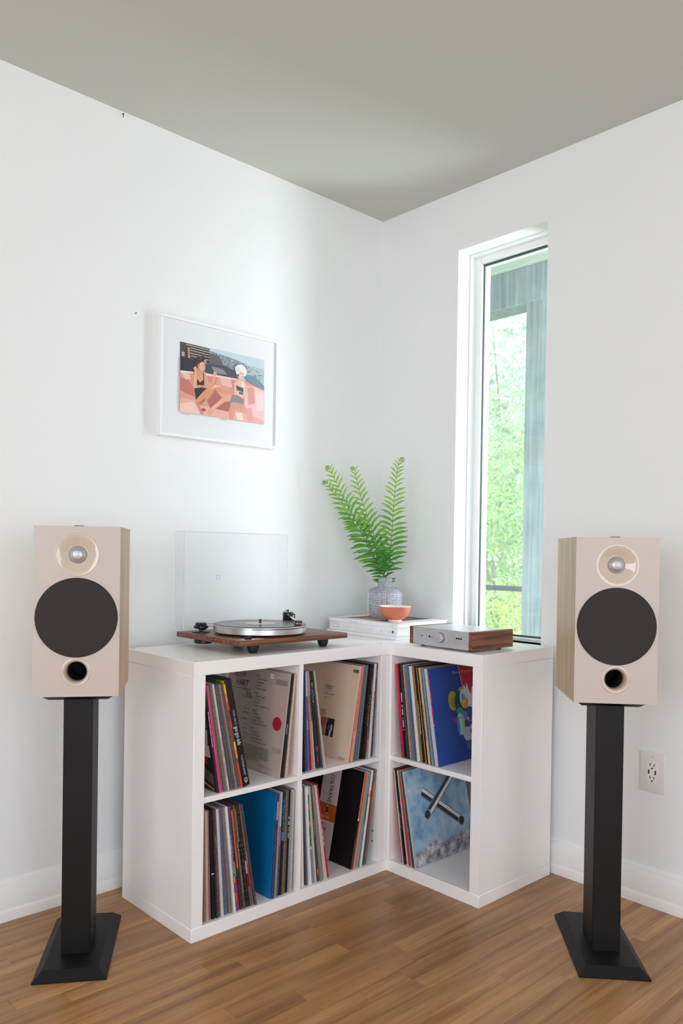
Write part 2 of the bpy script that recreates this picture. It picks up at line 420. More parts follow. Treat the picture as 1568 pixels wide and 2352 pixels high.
tree('dark green tree far back, low behind the bush', 11.5, 6.4, .8, 2.2, 6500, 'A8CA9A', .085)

# ------------------------------------------------------------------ shelving units
def shelving(label, loc, rotz, W, D, divx, gl, gr, holes=False):
    """local frame: x to the viewer's right along the front, y into the unit from its front, z up"""
    t = thing('shelving_unit', label, 'shelf', loc, rotz, 'white cube shelving units')
    T, Hh = .038, .768
    m = MB(); m.bbox((0, 0, Hh - T), (W, D, Hh), .0012); m.obj('top_panel', LAM, t)
    m = MB(); m.bbox((0, 0, 0), (W, D, T), .0012); m.obj('bottom_panel', LAM, t)
    m = MB(); m.bbox((.0008, .0008, T), (gl, D, Hh - T), .0012); m.obj('side_panel', LAM, t)
    m = MB(); m.bbox((W - gr, .0008, T), (W - .0008, D, Hh - T), .0012); m.obj('side_panel', LAM, t)
    m = MB(); m.bbox((divx - .008, .001, T), (divx + .008, D, Hh - T), .0008); m.obj('divider', LAM, t)
    zm = Hh / 2
    m = MB(); m.bbox((gl, .0015, zm - .008), (divx - .008, D, zm + .008), .0008); m.obj('shelf', LAM, t)
    m = MB(); m.bbox((divx + .008, .0015, zm - .008), (W - gr, D, zm + .008), .0008); m.obj('shelf', LAM, t)
    for x in (.019, W - .019):
        for y in (.022, D - .022):
            m = MB(); m.lathe([(.0, .0), (.0042, 0), (.0050, -.0006)], (x, y, Hh + .0008), n=16); m.obj('cover_cap', CAP, t)
    if holes:
        for z in (.10, .135):
            m = MB(); m.lathe([(.0, 0), (.0026, 0), (.0028, .0005)], (W - gr - .0006, .03, z), axis='x', n=12); m.obj('pin_hole', HOLE, t)
    return t
XL = -1.192; YL = -.475; XF = -.424
shelving('low white cube shelving unit against the left wall, under the turntable', (XL, YL, 0), 0, .768, .39, .3825, .038, .038, True)
shelving('low white cube shelving unit under the tall window, its open front facing left', (XF, -.094, 0), -PI / 2, .768, .39, .384, .038, .038)

# ------------------------------------------------------------------ records
_rm = {}
def recmat(col, fleck=.0):
    key = (col, fleck)
    if key in _rm: return _rm[key]
    name = 'card_sleeve'
    mm = bpy.data.materials.new(name); mm.use_nodes = True; _rm[key] = mm
    nt = mm.node_tree; N = nt.nodes.new; L = nt.links.new; b = nt.nodes['Principled BSDF']; c = lin(col)
    tc = N('ShaderNodeTexCoord'); mp = N('ShaderNodeMapping'); mp.inputs['Scale'].default_value = (420, 420, 110); L(tc.outputs['Object'], mp.inputs[0])
    n = N('ShaderNodeTexNoise'); n.inputs['Scale'].default_value = 1.6; n.inputs['Detail'].default_value = 4; L(mp.outputs[0], n.inputs['Vector'])
    cr = N('ShaderNodeValToRGB'); L(n.outputs['Fac'], cr.inputs[0]); e = cr.color_ramp.elements
    lum = sum(c) / 3
    worn = (.30, .26, .21) if lum < .25 else tuple(v * .55 for v in c)
    e[0].position = .40; e[0].color = (*[v * (.78 if fleck else .93) for v in c], 1)
    e[1].position = .60; e[1].color = (*[min(1, v * (1.15 if fleck else 1.04)) for v in c], 1)
    if fleck:
        k = e.new(.60 + .14 * (1 - fleck)); k.color = (*worn, 1)
    L(cr.outputs[0], b.inputs['Base Color']); b.inputs['Roughness'].default_value = .42; b.inputs['Specular IOR Level'].default_value = .35
    return mm

RS = .312; RD = .313
def sleeve(thick, lean, h=RS, d=RD):
    """gatefold card sleeve: rounded spine at y = 0, slit along the far edge; pivot on its lower corner"""
    m = MB(); x0, x1 = (0, thick) if lean >= 0 else (-thick, 0)
    r = min(.0012, thick * .3)
    poly = [(x0, r), (x0 + r * .3, r * .3), (x0 + r, 0), (x1 - r, 0), (x1 - r * .3, r * .3), (x1, r), (x1, d - .0004), (x1 - thick * .3, d), (x1 - thick * .36, d - .003), (x0 + thick * .36, d - .003), (x0 + thick * .3, d), (x0, d - .0004)]
    m.prism(poly, 0, h); return m, x0, x1
GEO = {
 'A1': [(-1.1033, 9.04, .0052), (-1.096, 9.37, .0057), (-1.0881, 9.71, .0061), (-1.0796, 10.09, .0057), (-1.0716, 10.44, .0033), (-1.067, 10.64, .0078), (-1.0561, 11.12, .007), (-1.0463, 11.54, .0041), (-1.0404, 11.8, .0042), (-1.0346, 12.05, .0033), (-1.0299, 12.25, .0054), (-1.0223, 12.58, .0067), (-1.0128, 12.99, .0229)],
 'A2': [(-.8786, -7.1, .005), (-.8686, -6.57, .0067), (-.864, -6.32, .0031), (-.857, -5.94, .0047), (-.8524, -5.69, .0031), (-.8484, -5.47, .0027)],
 'B1': [(-.7812, 1.6, .0045), (-.772, 2.44, .0034), (-.765, 3.08, .0079), (-.7487, 4.57, .0028), (-.7429, 5.1, .0045), (-.7335, 5.96, .0057), (-.7217, 7.02, .0074), (-.7063, 8.42, .0046), (-.6967, 9.27, .0017), (-.6931, 9.59, .0069)],
 'B2': [(-.5957, -9.73, .0036), (-.5835, -9.1, .0082), (-.5795, -8.88, .0027), (-.5713, -8.45, .0055), (-.5605, -7.88, .0073), (-.5482, -7.22, .0083), (-.5344, -6.49, .0093), (-.5225, -5.85, .0081), (-.5159, -5.5, .0045), (-.5067, -5.01, .0062), (-.4949, -4.37, .008), (-.4856, -3.88, .0063)],
 'C1': [(-1.1412, 1.36, .0042), (-1.1352, 1.68, .0075), (-1.1243, 2.24, .0076), (-1.1133, 2.81, .0095), (-1.0995, 3.52, .0024), (-1.0961, 3.7, .0082), (-1.0843, 4.31, .0087), (-1.0716, 4.96, .0039), (-1.066, 5.25, .0068), (-1.0561, 5.76, .0059), (-1.0476, 6.2, .0039), (-1.0419, 6.49, .0064), (-1.0325, 6.97, .005), (-1.0253, 7.33, .0055), (-1.0174, 7.74, .007), (-1.0072, 8.26, .006), (-.9984, 8.7, .004), (-.9925, 9.0, .006), (-.9837, 9.45, .0066), (-.9741, 9.93, .0041), (-.9681, 10.23, .0056)],
 'C2': [(-.9099, -3.37, .0023), (-.8989, -3.09, .0091), (-.8915, -2.9, .0061), (-.8841, -2.71, .0061), (-.8795, -2.59, .0039), (-.8673, -2.28, .0101), (-.8589, -2.07, .007), (-.8513, -1.87, .0063), (-.8428, -1.66, .0071), (-.8381, -1.53, .004), (-.8348, -1.45, .0027), (-.8314, -1.36, .0029), (-.825, -1.2, .0053)],
 'D1': [(-.7864, 2.16, .0101), (-.7688, 3.46, .0076), (-.7555, 4.45, .0064), (-.7444, 5.27, .007), (-.7321, 6.18, .0064), (-.7208, 7.0, .0058), (-.7106, 7.75, .0091), (-.6946, 8.91, .0052), (-.6855, 9.58, .002), (-.682, 9.83, .0092)],
 'D2': [(-.5736, -10.89, .0068), (-.5664, -10.57, .0052), (-.5608, -10.33, .004), (-.5555, -10.09, .0038), (-.5469, -9.72, .0061), (-.5396, -9.39, .0052), (-.531, -9.01, .0061), (-.52, -8.52, .0079), (-.5083, -8.0, .0084)],
 'E': [(-.5225, 6.22, .0045), (-.5279, 6.36, .0089), (-.5387, 6.63, .0113), (-.5524, 6.97, .0119), (-.5668, 7.34, .0037), (-.5714, 7.45, .0056), (-.5781, 7.62, .0092), (-.5894, 7.9, .0061), (-.5968, 8.09, .0091), (-.6079, 8.37, .0103), (-.6204, 8.68, .006), (-.6277, 8.86, .006), (-.635, 9.05, .003), (-.6387, 9.14, .0065), (-.6466, 9.33, .0065), (-.6546, 9.53, .0053), (-.661, 9.69, .0059), (-.6682, 9.87, .0058), (-.6753, 10.05, .0041), (-.6803, 10.17, .0052), (-.6866, 10.33, .0046)],
 'F': [(-.535, 8.48, .0015), (-.5373, 8.61, .0022), (-.5408, 8.81, .0022), (-.5443, 9.01, .0052), (-.5523, 9.48, .0044), (-.5592, 9.88, .0022), (-.5627, 10.08, .0066), (-.573, 10.67, .008), (-.5854, 11.38, .0029), (-.59, 11.64, .0022), (-.5934, 11.83, .0065)],
}
PLACE = {'A1': ('top left compartment', 'left stack'), 'A2': ('top left compartment', 'right stack'), 'B1': ('top middle compartment', 'left stack'),
         'B2': ('top middle compartment', 'right stack'), 'C1': ('bottom left compartment', 'left stack'), 'C2': ('bottom left compartment', 'right stack'),
         'D1': ('bottom middle compartment', 'left stack'), 'D2': ('bottom middle compartment', 'right stack'), 'E': ('top right compartment', ''), 'F': ('bottom right compartment', '')}
ORD = ['first', 'second', 'third', 'fourth', 'fifth', 'sixth', 'seventh', 'eighth', 'ninth', 'tenth', 'eleventh', 'twelfth', 'thirteenth', 'fourteenth', 'fifteenth', 'sixteenth', 'seventeenth', 'eighteenth', 'nineteenth', 'twentieth', 'twenty-first']
# colour of the sleeve, wear flecks, look in words, bands on the spine (z0, z1, colour), marks on the spine (z top, length, colour)
REC = {
 'A1': [((44, 38, 40), 0, 'dark sleeve with a photo collage cover', [], [(.235, .10, 'E8E4E4')]), ((222, 70, 128), 0, 'bright pink spine', [], []), ((128, 110, 122), .3, 'mauve grey spine', [], []),
        ((126, 106, 92), .6, 'scuffed brown spine', [], []), ((168, 148, 130), .3, 'beige spine', [], []), ((226, 226, 230), 0, 'white spine edged in violet', [(0, .312, 'E4E3E8', .3), ], [(.16, .12, '9A98A8')]),
        ((92, 82, 88), .6, 'plum grey scuffed spine', [], []), ((104, 98, 100), .4, 'mid grey spine', [], []), ((150, 132, 114), .2, 'tan spine', [], []),
        ((98, 92, 92), .6, 'olive grey speckled spine', [], []), ((92, 106, 120), .5, 'steel blue spine', [], []),
        ((196, 86, 56), 0, 'flame orange and yellow spine', [(.285, .312, 'E8B93A'), (.26, .285, 'D98A3E'), (.235, .26, 'C9573C'), (.205, .235, '6A4A46'), (.18, .205, 'A8523E'), (.14, .18, '6B4A40'), (.115, .14, 'E6C24A'), (.09, .115, 'D8934A'), (.075, .09, '58504E')], []),
        ((27, 25, 27), 0, 'thick black boxed set', [], [])],
 'A2': [((180, 166, 156), 0, 'greige sleeve showing its printed song list', [], []), ((26, 25, 31), 0, 'black spine', [], [(.16, .03, 'B8B8C8')]), ((72, 64, 52), .8, 'dark spine with gold wear', [], []),
        ((208, 192, 174), .2, 'cream spine', [], []), ((216, 202, 182), .2, 'pale cream thin spine', [], []), ((206, 150, 122), .3, 'peach spine', [], [])],
 'B1': [((21, 21, 27), 0, 'black spine', [], []), ((66, 72, 98), .9, 'navy spine with cream wear', [], []), ((82, 108, 154), .2, 'denim blue banded spine', [(.235, .312, 'B2B9D2'), (.13, .16, '6F92BC'), (0, .045, '5A6A84')], []),
        ((214, 26, 100), .1, 'magenta spine', [], []), ((204, 152, 106), .2, 'tan orange spine', [], []), ((206, 192, 170), .2, 'cream spine with a mottled lilac top', [(.25, .312, 'ADA0A6'), (.235, .25, '8E867C'), (.155, .235, '5C5753'), (.13, .155, 'B8ACAE')], []),
        ((46, 42, 52), .2, 'black spine with coloured lettering', [(.225, .255, '1E6C93'), (.055, .072, 'C23A4E'), (.02, .045, '7A3C48')], [(.275, .014, 'C8C4C4'), (.222, .01, 'B8B4B4')]),
        ((72, 69, 68), .3, 'charcoal spine in a worn plastic cover', [], []), ((222, 216, 210), .1, 'thin white spine', [], []), ((208, 190, 174), .1, 'beige double spine', [], [])],
 'B2': [((220, 202, 183), 0, 'plain cream sleeve with a small portrait photo', [], []), ((224, 130, 104), .1, 'salmon spine with a green edge', [(0, .10, 'D9AE96')], []), ((84, 74, 130), .6, 'purple spine', [], []),
        ((208, 172, 146), .4, 'tan spine', [], []), ((94, 112, 128), .5, 'blue grey spine', [], []), ((124, 127, 134), .7, 'grey mottled spine', [], []), ((18, 17, 19), 0, 'black spine', [], []),
        ((24, 23, 25), .1, 'black spine with gold lettering', [], [(.21, .105, 'B08A4A')]),
        ((20, 18, 22), 0, 'black spine with a rainbow stripe', [(.27, .29, 'C2384A'), (.25, .27, 'D9823A'), (.235, .25, 'D8C83A'), (.222, .235, '5AA83A'), (.205, .222, '3E9CC8'), (.17, .205, '3A3E8C'), (.14, .17, '6A3280'), (.115, .14, '3E4CA8'), (.10, .115, '3EA0C8'), (.085, .10, '9CC83A'), (.07, .085, 'E0C23A'), (.055, .07, 'D9823A'), (.035, .055, 'C2283A'), (.015, .035, 'C23A90'), (0, .015, '8CC83A')], []),
        ((66, 54, 52), .7, 'dark brown spine with tan patches', [(.0, .06, 'B4967E'), (.22, .26, '8C7C74')], []), ((228, 215, 212), 0, 'white spine with red and green lettering', [], [(.218, .032, 'C03848'), (.18, .085, '8A9A80')]), ((60, 62, 90), .4, 'navy spine', [], [(.29, .03, '9A9AB0')])],
 'C1': [((140, 116, 100), .3, 'brown spine', [], []), ((200, 172, 148), .3, 'tan spine', [(0, .10, 'C59A88')], []), ((142, 104, 118), .3, 'dusty mauve spine', [], []), ((25, 23, 26), 0, 'thick black spine', [(.128, .131, 'E8E8E8')], []),
        ((66, 40, 44), .4, 'dark red edged thin spine', [(0, .05, '3A3230')], []), ((76, 73, 76), .3, 'charcoal spine', [], [(.235, .03, '8A868A'), (.18, .1, '706C70')]), ((206, 198, 196), .1, 'pale pinkish white spine', [], []), ((88, 112, 158), .2, 'denim blue thin spine', [], []),
        ((112, 102, 114), .3, 'grey purple spine', [], []), ((126, 116, 118), .3, 'warm grey spine', [], []), ((150, 146, 142), .3, 'light grey spine', [(.06, .15, 'A07880')], []), ((226, 224, 220), 0, 'clean white spine', [], [(.17, .11, 'A8A8A0')]),
        ((84, 78, 152), .1, 'violet spine with white lettering', [(0, .10, '6A6474'), (.085, .10, 'E08A38'), (.03, .055, 'D8682E')], [(.225, .13, 'D8D2E8')]),
        ((72, 54, 78), .3, 'plum spine with a green block', [(.275, .312, 'B03068'), (.10, .145, '76984E'), (0, .095, 'A82E58')], [(.27, .10, '8C7C94')]),
        ((58, 48, 46), .5, 'spine orange above and dark below', [(.125, .30, 'C4603A')], []), ((92, 83, 72), .6, 'olive brown spine', [], [(.20, .15, 'A89A84')]), ((40, 34, 36), .8, 'black thin spine', [(.2, .30, 'B9A070')], []),
        ((44, 36, 38), .8, 'near black speckled spine', [], []), ((70, 24, 36), .7, 'maroon speckled spine', [(.10, .14, 'A89CA8'), (0, .06, '6A5C5C')], []), ((128, 122, 120), .3, 'grey spine turning red below', [(.125, .17, 'B88078'), (.05, .125, 'C23034')], []),
        ((78, 70, 74), .4, 'dark grey end spine', [], [])],
 'C2': [((0, 112, 172), 0, 'plain bright blue sleeve', [], []), ((58, 64, 104), .3, 'navy spine with a grey block', [(.235, .29, '9298A4')], []), ((152, 150, 146), .3, 'grey plastic covered spine', [], []),
        ((206, 196, 188), .2, 'pale spine with a red patch', [(.15, .21, 'C85058'), (0, .15, '6A4A4C')], []), ((22, 108, 176), .2, 'bright blue thin spine', [], []), ((24, 24, 34), .1, 'black spine with blue lettering', [(.165, .19, '1484C8')], [(.29, .095, '2E8CC0')]),
        ((120, 102, 78), 1.0, 'gold and black worn spine', [], []), ((96, 88, 76), 1.0, 'worn grey gold spine', [], []), ((22, 20, 22), 0, 'black spine with white lettering', [], [(.232, .028, 'E8E8E8'), (.198, .034, 'D0D0D0')]),
        ((150, 148, 144), .2, 'grey spine', [], []), ((172, 177, 186), .2, 'pale blue grey thin spine', [], []), ((210, 194, 176), .2, 'cream thin spine', [], []), ((58, 50, 56), .8, 'dark speckled end spine', [], [])],
 'D1': [((230, 227, 223), 0, 'white leaning sleeve', [], []), ((72, 64, 82), .2, 'plum grey spine', [(0, .29, '5C5668')], []), ((234, 232, 230), 0, 'white spine with small print', [], [(.18, .1, 'A8A8A8')]),
        ((226, 226, 224), 0, 'white spine with green and orange stripes', [(.255, .285, '2E7C60'), (.24, .255, 'E07848'), (.20, .24, '2E7C60'), (.186, .20, 'E07848'), (.155, .186, '2E7C60'), (.146, .155, 'D8684A'), (.12, .146, '2E7C60'), (0, .11, '8A8CA8')], []),
        ((194, 193, 184), .2, 'pale grey green spine', [], []), ((74, 69, 66), .4, 'dark grey brown spine', [(.02, .04, 'C07838')], [(.2, .05, 'A8A49C')]), ((142, 134, 131), .3, 'warm grey spine', [], []),
        ((218, 204, 199), .1, 'pale pink white spine', [], []), ((228, 222, 220), 0, 'thin white spine by the red one', [], []), ((196, 48, 78), 0, 'crimson spine with pale lettering', [(0, .07, 'C41E3C')], [(.195, .085, 'E8B8C4')])],
 'D2': [((20, 19, 20), 0, 'black sleeve with a white printed band', [(.165, .312, 'E07C50'), (.155, .163, 'E8E4E0'), (0, .10, '4A4643')], []), ((204, 66, 40), .1, 'red orange spine', [], []), ((204, 186, 164), .2, 'beige spine', [], []), ((186, 172, 156), .3, 'dull beige spine', [], []),
        ((152, 152, 157), .3, 'grey spine', [], []), ((128, 122, 122), 1.0, 'black and white doodled spine', [(.14, .24, '3E3A40')], []), ((228, 223, 222), 0, 'white spine with a red patch', [(.225, .245, 'C86064')], []),
        ((82, 62, 82), .4, 'dark purple spine', [], []), ((116, 102, 104), .3, 'grey end spine with a salmon block', [(.20, .265, 'D07858'), (.12, .20, 'B8605C')], [])],
 'E': [((132, 42, 58), .3, 'dark red thin spine', [(.2, .312, 'C85458')], []), ((190, 28, 80), .1, 'crimson spine', [(.18, .312, 'CC4850')], []), ((20, 20, 21), 0, 'black spine with white lettering', [], [(.215, .125, 'E6E6E6')]), ((58, 58, 61), .5, 'charcoal speckled spine', [], []),
       ((218, 192, 172), .1, 'tan thin spine', [], []), ((152, 126, 128), .4, 'rosy brown spine', [], []), ((118, 124, 150), .5, 'grey blue spine', [], []), ((70, 92, 132), .4, 'steel blue spine', [(.2, .312, '3E7AA0')], []), ((226, 223, 224), 0, 'white spine', [], []),
       ((152, 118, 68), .2, 'gold brown spine', [], []), ((20, 17, 19), 0, 'black spine right of the gold one', [], [(.2, .11, 'E4E4E4')]), ((26, 22, 25), .2, 'black spine left of the yellow one', [], []), ((236, 170, 40), .1, 'thin yellow spine', [(0, .09, 'D89A50')], []), ((19, 17, 19), .1, 'black spine right of the yellow one', [], []),
       ((218, 184, 156), 0, 'tan spine with black lettering', [], [(.195, .12, '5A4A40')]), ((52, 42, 64), .3, 'dark plum spine', [], []), ((124, 152, 164), .2, 'teal grey spine', [], []), ((136, 128, 114), 1.0, 'cream and black flecked spine', [], []),
       ((192, 203, 222), .1, 'pale blue spine', [], []), ((206, 206, 221), .2, 'lavender white spine', [], []), ((46, 72, 146), 0, 'blue and red sleeve with a colourful round design', [(.132, .312, 'CC2A44'), (.130, .132, 'E8E8F0')], [])],
 'F': [((196, 40, 70), 0, 'thin red spine', [], []), ((42, 40, 44), .4, 'charcoal thin spine', [], []), ((208, 198, 184), .1, 'cream thin spine', [], []), ((24, 24, 40), .1, 'navy black spine', [], [(.17, .05, 'B0B0C0')]), ((20, 20, 34), .1, 'black spine', [], []), ((204, 188, 170), .1, 'tan thin spine', [], []),
       ((208, 26, 42), 0, 'red spine', [], []), ((142, 144, 147), .4, 'silver grey spine', [], [(.19, .13, '5E6266')]), ((60, 58, 66), .3, 'slate thin spine', [], []), ((202, 200, 208), .1, 'pale thin spine', [], []), ((150, 190, 214), 0, 'sky and sea sleeve facing outwards', [(0, .312, 'D4BEA2')], [])],
}
RECOBJ = {}
def put_records():
    for g, rows in GEO.items():
        right_unit = g in 'EF'
        zs = .392 if g in ('A1', 'A2', 'B1', 'B2', 'E') else .038
        place, stack = PLACE[g]
        for i, (piv, th, t) in enumerate(rows):
            col, fl, words, bands, marks = REC[g][i]
            rg = random.Random(hash((g, i)) & 0 or (ord(g[0]) * 131 + ord(g[-1]) * 17 + i * 7))
            box = (g == 'A1' and i == 12)
            big = (g, i) in (('A2', 0), ('B2', 0), ('C2', 0), ('D2', 0), ('E', 20), ('F', 10), ('A1', 0))
            h = .322 if box else RS - (0 if big else rg.uniform(0, .003))
            setb = .012 + (0 if big or box else rg.uniform(-.004, .004)) + (.008 if g == 'B1' else 0)
            if (g, i) == ('E', 0): setb += .02
            m, x0, x1 = sleeve(t, th, h)
            nm = 'record_box_set' if box else 'record_sleeve'
            pos = '' if not stack else ', ' + stack
            lab = '%s, %s in %s of %s' % (words, ORD[i], stack, place)
            if stack == '': lab = '%s, %s from left in %s' % (words, ORD[i], place)
            o = m.obj(nm, recmat(col, fl))
            tag(o, lab, 'box set' if box else 'record', 'records in the ' + place)
            thr = math.radians(th)
            R = Matrix.Rotation(-thr, 4, 'Y')
            if right_unit:
                o.matrix_world = Matrix.Translation((XF + setb, piv, zs + .0006)) @ Matrix.Rotation(-PI / 2, 4, 'Z') @ R
            else:
                o.matrix_world = Matrix.Translation((piv, YL + setb, zs + .0006)) @ R
            RECOBJ[(g, i)] = (o, x0, x1, t, h)
            k = h / .312
            its = []
            for bd in bands:
                z0, z1, c = bd[:3]; w = .92
                if len(bd) > 3: its.append(('4A3A78', rect(x0 + t * .04, 0, x0 + t * .2, h)))
                else: its.append((c, rect(x0 + t * .06, z0 * k, x1 - t * .06, min(z1 * k, h))))
            for (zt, ln, c) in marks:
                its.append((c, ticks(x0 + t * .28, zt, ln, t * .42, rg, True)))
            if its: printed('spine_print', o, (0, 0, 0), (1, 0, 0), (0, 0, 1), its, .0002)
put_records()

def spine_text(key, items):
    """lettering that runs down a spine; (text, z of its start, size fraction of the spine, colour, width)"""
    o, x0, x1, t, h = RECOBJ[key]; its = []
    for tx, z, fr, c, sx, sp in items:
        its.append((c, text_polys(tx, t * fr, x0 + t * .5 - t * fr * .34, z, -PI / 2, sx=sx, space=sp)))
    printed('spine_lettering', o, (0, 0, 0), (1, 0, 0), (0, 0, 1), its, .0008)
spine_text(('A1', 12), [('1998\u20132013', .232, .34, 'E8E6E6', 1.05, 1.25), ('goo goo dolls', .182, .80, 'ECEAEA', .62, .92), ('TOPOGRAPHY', .094, .40, 'E6E4E4', .85, 1.3)])
o, x0, x1, t, h = RECOBJ[('A1', 12)]
cx = (x0 + x1) / 2
printed('label_shield', o, (0, 0, 0), (1, 0, 0), (0, 0, 1), [('E0DEDE', [[(cx - .0052, .024), (cx + .0052, .024), (cx + .0048, .014), (cx, .008), (cx - .0048, .014)]]), ('2A2828', [[(cx - .0034, .0222), (cx + .0034, .0222), (cx + .0030, .015), (cx, .0105), (cx - .0030, .015)]]), ('D0CECE', text_polys('w', .007, cx, .014, 0, 'CENTER'))], .0008)
# coloured slip-case art showing above its neighbour on the left face of the boxed set
printed('cover_print', o, (0, RD, 0), (0, -1, 0), (0, 0, 1), [('1E3A44', rect(.0, .0, .31, h)), ('1F6B84', rect(.17, .2, .255, h)), ('2E8A5C', rect(.235, .2, .285, h)), ('4FA03E', rect(.27, .2, .30, h)), ('A8C034', rect(.297, .2, .312, h))])
spine_text(('E', 20), [('Dave Matthews Band', .255, .95, 'F0DCE0', .95, 1.35), ('Crash', .122, .9, 'DCE0F4', 1.0, 1.5)])

# ---- covers that face the room
def cover(key, side, items, name='cover_print', off=.0003):
    o, x0, x1, t, h = RECOBJ[key]
    if side == '-': return printed(name, o, (x0, 0, 0), (0, -1, 0), (0, 0, 1), items, off)   # u = -depth
    return printed(name, o, (x1, 0, 0), (0, 1, 0), (0, 0, 1), items, off)
# greige sleeve with the song list (u measured as minus the depth behind the spine)
rg = random.Random(3)
K = '4A4340'
its = [('B9AAA0', rect(-.312, .001, -.001, .311)), ('C4A79E', rect(-.09, .17, -.002, .26)), ('B9AAA0', disc(-.14, .15, .07))]
for k in range(12):
    r = .055 + k * .0085
    its.append(('A89A8C', [[(-.30 + (r + w) * math.cos(a), .30 + (r + w) * 1.02 * math.sin(a)) for w, aa in ((0, range(0, 15)), (.0009, range(14, -1, -1))) for a in [-PI / 2 + .02 + .108 * q for q in aa]]]))
cover(('A2', 0), '-', its)
its = []
its += [(K, text_polys('BETH', .030, -.2786, .2745, sx=.86)), (K, text_polys('HART', .030, -.2662, .2465, sx=.86)), (K, rect(-.2801, .2378, -.2263, .2392)),
        (K, text_polys('FRONT', .0125, -.2227, .2335, sx=.95)), (K, text_polys('AND', .0125, -.205, .2235, sx=.95)), (K, text_polys('CENTER', .0125, -.2138, .2135, sx=.9)),
        ('C4843E', disc(-.2265, .2175, .003)), ('C4843E', disc(-.2195, .2175, .003))]
songs = [('SIDE A', ["Let's Get Together", 'Baddest Blues', 'Jazz Man', 'Delicious Surprise'], .285), ('SIDE B', ['Broken And Ugly', 'St. Teresa', 'Isolation', 'Tell Her You Belong To Me'], .2317),
         ('SIDE C', ['Fat Man', 'Love Gangster', 'Leave The Light On', 'As Long As I Have A Song'], .1771), ('SIDE D', ["Can't Let Go", 'For My Friends', 'No Place Like Home', 'My California (Bonus Track)'], .1217)]
for hd, ss, v in songs:
    its.append((K, text_polys(hd, .0085, -.1617, v, sx=.8)))
    for q, s_ in enumerate(ss):
        its.append((K, text_polys(str(q + 1) + '.  ' + s_, .0085, -.1617, v - .0095 - q * .0097, sx=.78)))
for q in range(4): its.append((K, rect(-.0593, .287 - q * .0042, -.004, .2883 - q * .0042)))
its.append(('B01E34', disc(-.0338, .1565, .0205)))
its.append(('E6E4E8', rect(-.090, .288, -.072, .302))); its.append((K, text_polys('7.99', .007, -.088, .2925)))
for q in range(11): its.append(('6A5E58', ticks(-.186 + rg.uniform(0, .004), .071 - q * .0041, .125 if q < 9 else .08, .0021, rg)))
for q, (w, v) in enumerate([(.025, .178), (.03, .167), (.036, .163), (.028, .148), (.04, .144), (.02, .130), (.022, .117), (.02, .103), (.018, .089)]): its.append(('6A5E58', ticks(-.178 - w, v, w, .0026, rg)))
its.append(('A8998C', rect(-.045, .070, -.006, .083))); its.append(('8A5A54', ticks(-.1, .018, .07, .002, rg)))
cover(('A2', 0), '-', its, 'cover_lettering', .0016)

# cream sleeve with the small portrait
its = [('D8C2AE', rect(-.312, .001, -.001, .311)), ('A05A50', rect(-.1546, .097, -.128, .125)), ('8A766C', rect(-.1546, .064, -.128, .097)), ('2A1F22', rect(-.1255, .0645, -.0870, .1245)),
       ('5A5452', [[(-.1255, .1245), (-.113, .1245), (-.119, .112), (-.1255, .106)]]),
       ('B9BCC8', [[(-.100, .107), (-.0945, .1025), (-.0935, .092), (-.096, .083), (-.099, .078), (-.0985, .0645), (-.109, .0645), (-.108, .074), (-.1075, .083), (-.1045, .088), (-.1045, .098)]]),
       ('9A94A0', [[(-.114, .098), (-.110, .101), (-.111, .091), (-.114, .086)]]), ('3A3038', rect(-.102, .0955, -.0975, .0975))]
cover(('B2', 0), '-', its)
its = []
for k in range(9):
    w = .0012 + .0009 * (k * 7 % 3); its.append(('4A4440', rect(-.0301 + k * .0028, .289, -.0301 + k * .0028 + w, .2985)))
its.append(('4A4440', ticks(-.029, .2865, .023, .0016, rg)))
for v, a, w in [(.2335, -.150, .018), (.2285, -.163, .056), (.2235, -.152, .03), (.2195, -.156, .036), (.2065, -.150, .014), (.2015, -.162, .054), (.1885, -.153, .026)]: its.append(('5A504A', ticks(a, v, w, .0028, rg)))
its.append(('8A7C72', rect(-.17, .2140, -.108, .2146)))
for q in range(6): its.append(('6A5C54', ticks(-.165, .1475 - q * .0038, .034 - (q % 3) * .004, .0021, rg)))
for q in range(3): its.append(('6A5C54', ticks(-.045, .009 - q * .003, .03, .0018, rg)))
cover(('B2', 0), '-', its, 'cover_lettering', .0013)

# plain blue sleeve and the dark photo collage sleeve
cover(('C2', 0), '-', [('006FA8', rect(-.312, .001, -.002, .311))])
its = [('2A2024', rect(-.312, .001, -.001, .311)), ('8A8076', rect(-.08, .185, -.012, .225)), ('C8C4C4', [[(-.06, .15), (-.02, .13), (-.012, .18), (-.05, .19)]]), ('B8A050', rect(-.075, .135, -.04, .15)),
       ('A03028', [[(-.07, .085), (-.03, .075), (-.025, .12), (-.06, .132)]]), ('E4D8D4', [[(-.045, .10), (-.012, .10), (-.014, .135), (-.04, .138)]]), ('6A5658', [[(-.12, .05), (-.01, .02), (-.01, .05), (-.12, .10)]]),
       ('B89C48', [[(-.12, .030), (-.012, -.0 + .003), (-.012, .009), (-.12, .038)]])]
cover(('A1', 0), '-', its)

